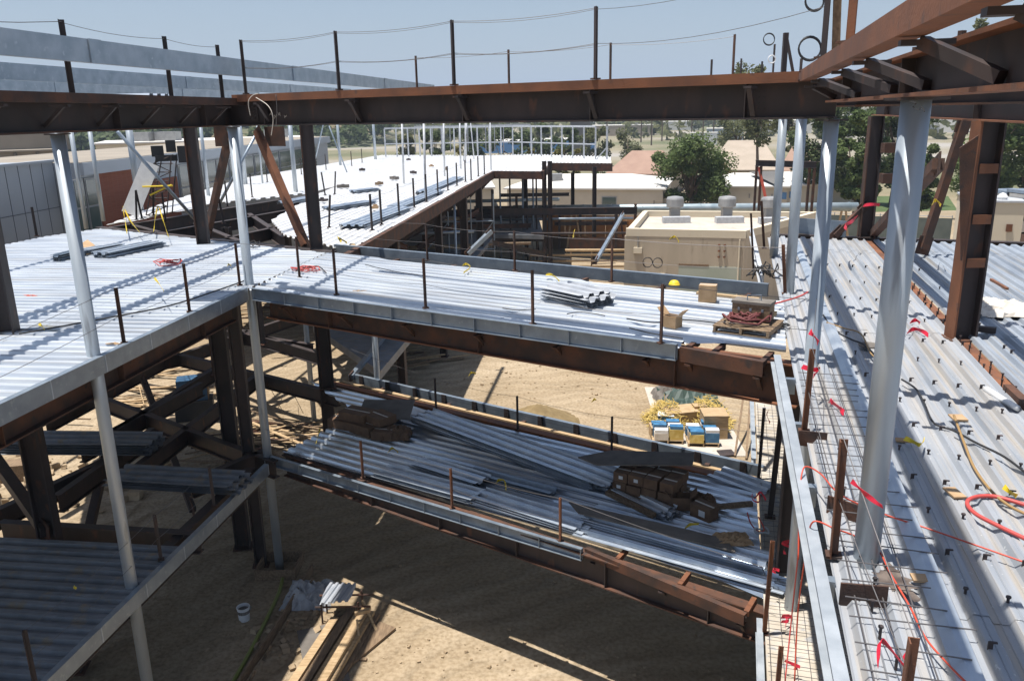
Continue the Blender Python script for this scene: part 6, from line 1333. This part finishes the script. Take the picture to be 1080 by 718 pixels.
# rebar and boards lying at left behind the corner
def rods(c, n, L_, sp, label, seed, m='rust', r=.02, ang=0):
    rr = random.Random(seed); t_ = T('lumber_heap', c, label, 'lumber')
    for k in range(n):
        p = V(c) + V((rr.gauss(0, sp), rr.gauss(0, sp), .05 + .28 * rr.random())); a = ang + rr.gauss(0, .35); d = V((math.cos(a), math.sin(a), rr.uniform(-.04, .04))) * L_ * rr.uniform(.4, 1) / 2
        t_.p('plank', MB().bar(p - d, p + d, rr.choice((.04, .09, .14)), .04), rr.choice(('wood', 'oldwood', m)))
rods(G(288, 462), 26, 4.2, .9, 'heap of lumber and rods beside the corner column', 5, ang=-.2); rods(G(250, 470), 18, 3.5, .9, 'scattered lumber under the left wing', 6, ang=.3); rods(G(150, 420), 16, 8, 1.2, 'long boards on the ground under the left wing', 7, ang=-.1, m='wood'); rods(G(110, 400), 12, 9, 1.4, 'far long boards under the left wing', 17, ang=.1, m='wood')
rods(G(290, 330), 14, 9, 2.0, 'scattered boards far under the left wing', 27, ang=.0); rods(G(448, 385), 14, 2.6, .9, 'broken boards in the shade behind the lower bridge', 8, ang=.6, m='oldwood'); rods(G(425, 372), 12, 2.0, .8, 'scrap boards near the pale strut', 28, ang=.2)
def rubble(c, r, n, label, seed, s0=.08, s1=.4, m='dirt'):
    rr = random.Random(seed); mb = MB(); c = V(c)
    for _ in range(n):
        p = c + V((rr.gauss(0, r[0]), rr.gauss(0, r[1]), 0)); s_ = rr.uniform(s0, s1) * rr.random() + s0 * .5; R = Matrix.Rotation(rr.uniform(0, 3), 3, 'Z') @ Matrix.Rotation(rr.uniform(-.5, .5), 3, 'X'); o = len(mb.v)
        mb.box(p + UP * s_ * .25, (s_, s_ * rr.uniform(.6, 1), s_ * rr.uniform(.4, .8)), M3=R)
        for v in mb.v[o:]: v += V((rr.uniform(-.1, .1), rr.uniform(-.1, .1), rr.uniform(-.08, .08))) * s_
    return tag(mb.obj('rubble', m), label, 'rubble', kind='stuff')
rubble(G(95, 505), (1.6, 1.3), 150, 'broken rubble on the ground at the lower left', 2); rubble(G(25, 500), (1.4, 1.8), 90, 'rubble heap at the left edge', 3); rubble(G(322, 665), (.8, .8), 120, 'small clods beside the timber form in the pit', 4, .04, .2)
one('beam_block', MB().box(G(10, 505) + UP * .3, (2.4, .7, .6), .2), 'oldwood', 'old timber block amid the rubble at the left', 'timber')
rubble(G(470, 690), (2.6, 1.6), 260, 'small stones and clods on the sunlit pit floor', 31, .015, .09); rubble(G(560, 400), (3.2, 3.0), 220, 'small stones on the sunlit dirt behind the lower bridge', 32, .02, .12); rubble(G(640, 660), (3, 2.5), 200, 'clods in the shaded middle of the pit', 33, .02, .10)
# near pit floor
wf = T('timber_form', G(310, 640), 'long curved timber edge form on the dark pit floor', 'formwork')
pf = [G(236, 760), G(262, 712), G(292, 668), (G(330, 604))]; pf = smoothpath(pf, 5)
wm = MB()
for a, b_ in zip(pf[:-1], pf[1:]): wm.bar(a + UP * .14, b_ + UP * .14, .05, .26)
wf.p('form_board', wm, 'oldwood')
for k in range(1, len(pf) - 1, 3): wf.p('stake', MB().bar(pf[k] + V((.1, 0, 0)), pf[k] + V((.35, -.1, .45)), .05, .05), 'oldwood')
bx = T('footing_form', G(297, 612), 'square timber footing form round the corner column', 'formwork')
for s_, (dx_, dy_, w, d) in enumerate([(0, -.45, 1.1, .05), (0, .5, 1.1, .05), (-.52, .02, .05, .85), (.52, .02, .05, .85)]): bx.p('form_board', MB().box(xyz(C2, .15) + V((dx_, dy_, 0)), (w, d, .3), 0), 'oldwood')
crumple(G(327, 630), (.62, .60), .42, 'clear', 'crumpled clear sheeting lying by the timber form', 22); 
bk = T('bucket', G(258, 653), 'white plastic bucket on the dark pit floor', 'bucket'); bk.p('body', MB().lathe(bk.loc, [(.13, 0), (.155, .34), (.165, .35), (.165, .37), (.145, .37), (.12, .03)], 18), 'white'); bk.p('rim_grime', MB().lathe(bk.loc + UP * .2, [(.149, 0), (.156, .09)], 12), 'greyboard'); 
bk.p('handle', MB().tube([bk.loc + V((math.cos(a) * .17, .17 - .1, .34 - math.sin(a) * .2)) for a in [math.pi * k / 8 for k in range(9)]], .006, 5), 'galv')
lum = T('lumber_stack', G(352, 690), 'stack of planks topped by timber on the pit floor', 'lumber')
ld = (G(385, 650) - G(342, 722)); ld.z = 0; ld.normalize(); ln_ = V((-ld.y, ld.x, 0)); lc = G(356, 690)
for k in range(9):
    lv = k // 4; p = lc + ln_ * (-.40 + .26 * (k % 4) + .1 * lv) + UP * (.08 + .11 * lv); j = R_.uniform(-.3, .3)
    lum.p('plank', MB().bar(p + ld * (-1.9 + j), p + ld * (1.3 + j), .2, .09), 'wood' if k % 3 else 'oldwood')
for k in range(3): lum.p('sleeper', MB().bar(lc + ld * (-1.2 + k * 1.1) - ln_ * .75 + UP * .02, lc + ld * (-1.2 + k * 1.1) + ln_ * .8 + UP * .02, .09, .06), 'oldwood')
tn = T('steel_rack', G(361, 648), 'small rack with a bent corrugated offcut on the pit floor', 'rack'); c_ = G(362, 652)
for dx_ in (-.45, .45):
    for dy_ in (-.25, .25): tn.p('leg', MB().tube([c_ + V((dx_, dy_, 0)), c_ + V((dx_, dy_, .62))], .025, 6), 'rust')
for dy_ in (-.25, .25): tn.p('rail', MB().tube([c_ + V((-.6, dy_, .5)), c_ + V((.75, dy_, .5))], .025, 6), 'rust')
tn.p('offcut', deckmesh([(c_.x - .45, c_.y - .4), (c_.x + .25, c_.y - .3), (c_.x + .3, c_.y + .45), (c_.x - .4, c_.y + .5)], .72, (0.2, 1), pitch=.15, depth=.05), 'deck_bright')
shb = MB(); 
one('sawhorse', MB().bar(G(384, 655) + UP * .6, G(398, 668) + UP * .0, .06, .06).bar(G(376, 668) + UP * .55, G(392, 664) + UP * .55, .08, .08).bar(G(378, 672) + UP * .5, G(380, 684), .05, .05), 'wood', 'timber sawhorse leaning by the lumber stack', 'sawhorse')
one('form_panel', MB().box(G(342, 700) + UP * .05, (.9, 2.8, .06), .35), 'greyboard', 'grey form panel lying left of the lumber stack', 'board'); one('form_panel', MB().box(G(374, 690) + UP * .05, (.5, 2.4, .06), -.55), 'oldwood', 'brown plank lying right of the lumber stack', 'board')
# ------------------------------------------------------------------ right background: block pallets and container
bb = T('cargo_container', G(1026, 262), 'white site container behind the right deck', 'container'); p = atd(1040, 240, 40); p.z = 0
zt_ = gz(1040, 209, p); bb.p('body', MB().box(xyz(p, zt_ / 2), (1.9, 3.5, zt_), -.35), 'stucco_lt'); bb.p('roof', MB().box(xyz(p, zt_ + .04), (2.0, 3.6, .08), -.35), 'galv_white'); bb.p('sign_plate', MB().box(xyz(p, zt_ - 1.0) + V((-.15, -1.85, 0)), (.22, .04, .3), -.35), 'orange')
bb.p('light', MB().lathe(xyz(p, zt_ + .08) + V((-.2, -1.2, 0)), [(.16, 0), (.2, .1), (.12, .22), (.03, .26)], 12), 'white')
for i, (px, d) in enumerate(((1060, 41), (1081, 40))):
    p = atd(px, 240, d); zt_ = gz(px, 203, p); t_ = T('block_stack', xyz(p, 0), ['left stack of strapped red and white blocks at the right edge', 'right stack of strapped red and white blocks at the right edge'][i], 'block stack', 'stacked blocks')
    n = 16; H = zt_ / n
    for k in range(n): t_.p('course', MB().box(xyz(p, H * (k + .5)), (1.0 + .06 * (k % 2), 1.0, H * .86), .1), 'paper' if k % 2 else 'salmon')
    t_.p('cover', MB().box(xyz(p, zt_ + .06), (1.2, 1.2, .12), .1), 'galv')
# people
def person(p, label, head_yaw=0, arm=.2, vest='vest', h=1.75):
    p = V(p); s_ = h / 1.75; t_ = T('person', p, label, 'person')
    def skin(name, vs, es, rs, m):
        me = bpy.data.meshes.new(name); me.from_pydata([tuple(V(v) * s_) for v in vs], es, []); me.materials.append(M[m])
        o = bpy.data.objects.new(name, me); C.objects.link(o); o.parent = t_.e
        o.modifiers.new('skin', 'SKIN'); d = me.skin_vertices[0].data
        for k, r in enumerate(rs): d[k].radius = (r * s_, r * s_ * .9)
        d[0].use_root = True; o.modifiers.new('sub', 'SUBSURF').render_levels = 1
        for q in me.polygons: q.use_smooth = True
        return o
    skin('body', [(0, 0, .95), (0, 0, 1.2), (0, 0, 1.43), (0, 0, 1.52), (0, -.01, 1.62), (.09, 0, .9), (.11, -.02, .48), (.11, .02, .08), (.12, -.12, .04), (-.09, 0, .9), (-.12, .05, .48), (-.12, .08, .08), (-.13, -.06, .04), (.19, 0, 1.42), (.26, 0, 1.14), (.24, -.15, .92), (-.19, 0, 1.42), (-.26, -.03, 1.14), (-.2, -.22, 1.0), (0, 0, 1.72)],
         [(0, 1), (1, 2), (2, 3), (3, 4), (4, 19), (0, 5), (5, 6), (6, 7), (7, 8), (0, 9), (9, 10), (10, 11), (11, 12), (2, 13), (13, 14), (14, 15), (2, 16), (16, 17), (17, 18)],
         [.15, .14, .15, .055, .095, .09, .065, .045, .04, .09, .065, .045, .04, .06, .045, .035, .06, .045, .035, .07], 'denim')
    vb = MB(); vb.lathe(p + UP * 1.0 * s_, [(.20 * s_, 0), (.205 * s_, .2), (.215 * s_, .38), (.12 * s_, .47)], 14); t_.p('safety_vest', vb, vest, smooth=True)
    hh_ = MB(); hh_.lathe(p + UP * 1.66 * s_, [(.14 * s_, 0), (.115 * s_, .02), (.11 * s_, .08), (.06 * s_, .13), (.01, .14)], 14); t_.p('hard_hat', hh_, 'white', smooth=True)
    fc = MB(); fc.lathe(p + V((0, -.06 * s_, 1.52 * s_)), [(.03, 0), (.07, .05), (.07, .12), (.05, .15)], 10); t_.p('face', fc, 'skin', smooth=True)
person(G(525, 263) , 'person in an orange vest and white hard hat standing beneath the far wing'); person(xyz(atd(505, 242, 62), Z1), 'person in an orange vest on the lower floor of the far wing', h=1.7)
person(G(645, 251), 'person in an orange vest before the plywood hoarding', h=1.7)
# spray marks and small marks on decks
for i, (px, py, m, w) in enumerate([(28, 313, 'redpaint', .5), (115, 364, 'card', .5), (375, 308, 'card', .6)]):
    mb = MB()
    for k in range(5): mb.box(D(px + k * 2.2, py + R_.uniform(-.6, .6)) + UP * .034, (w * .22, .05, .004), R_.uniform(0, 1))
    one('paint_mark', mb, m, ['red spray mark on the left wing deck', 'rusty smear on the left deck near its edge', 'rusty smear on the bridge deck near the corner'][i], 'paint mark')
# ------------------------------------------------------------------ air
hz = MB(); hz.box((0, 20, 182), (18200, 18200, 366)); hm = bpy.data.materials.new('haze_air'); hm.use_nodes = True; ht = hm.node_tree; ht.nodes.clear()
ho = ht.nodes.new('ShaderNodeOutputMaterial'); hv = ht.nodes.new('ShaderNodeVolumePrincipled'); hv.inputs['Color'].default_value = (.68, .82, 1, 1); hv.inputs['Density'].default_value = HAZE; hv.inputs['Anisotropy'].default_value = 0.0
ht.links.new(hv.outputs[0], ho.inputs['Volume'])
tag(hz.obj('haze', hm), kind='stuff', label='thin pale haze in the air over the site and the plain', cat='haze')
# ------------------------------------------------------------------ light
SD = V((.215, .03, -1.0)).normalized()
elev = math.asin(-SD.z)
sun = bpy.data.lights.new('sun', 'SUN'); sun.energy = 5.0; sun.angle = math.radians(.53); sun.color = (1.0, .955, .89)
so = bpy.data.objects.new('sun', sun); C.objects.link(so); so.rotation_euler = SD.to_track_quat('-Z', 'Y').to_euler()
w = bpy.data.worlds.new('World'); bpy.context.scene.world = w; w.use_nodes = True
wt = w.node_tree; bg = wt.nodes['Background']; sk = wt.nodes.new('ShaderNodeTexSky'); sk.sky_type = 'NISHITA'; sk.sun_disc = False
sk.sun_elevation = elev; sk.sun_rotation = math.atan2(-SD.x, -SD.y); sk.air_density = 1.0; sk.dust_density = 1.4; sk.ozone_density = 1.0; sk.altitude = 100
wt.links.new(sk.outputs[0], bg.inputs[0]); bg.inputs[1].default_value = 0.075
sc_ = bpy.context.scene; vs = sc_.view_settings; vs.view_transform = 'Standard'; vs.look = 'None'; vs.exposure = 0.6; vs.gamma = 1.0
try: vs.use_curve_mapping = False
except Exception: pass
sc_.cycles.max_bounces = 5; sc_.cycles.diffuse_bounces = 1; sc_.cycles.volume_bounces = 0; sc_.cycles.use_denoising = True
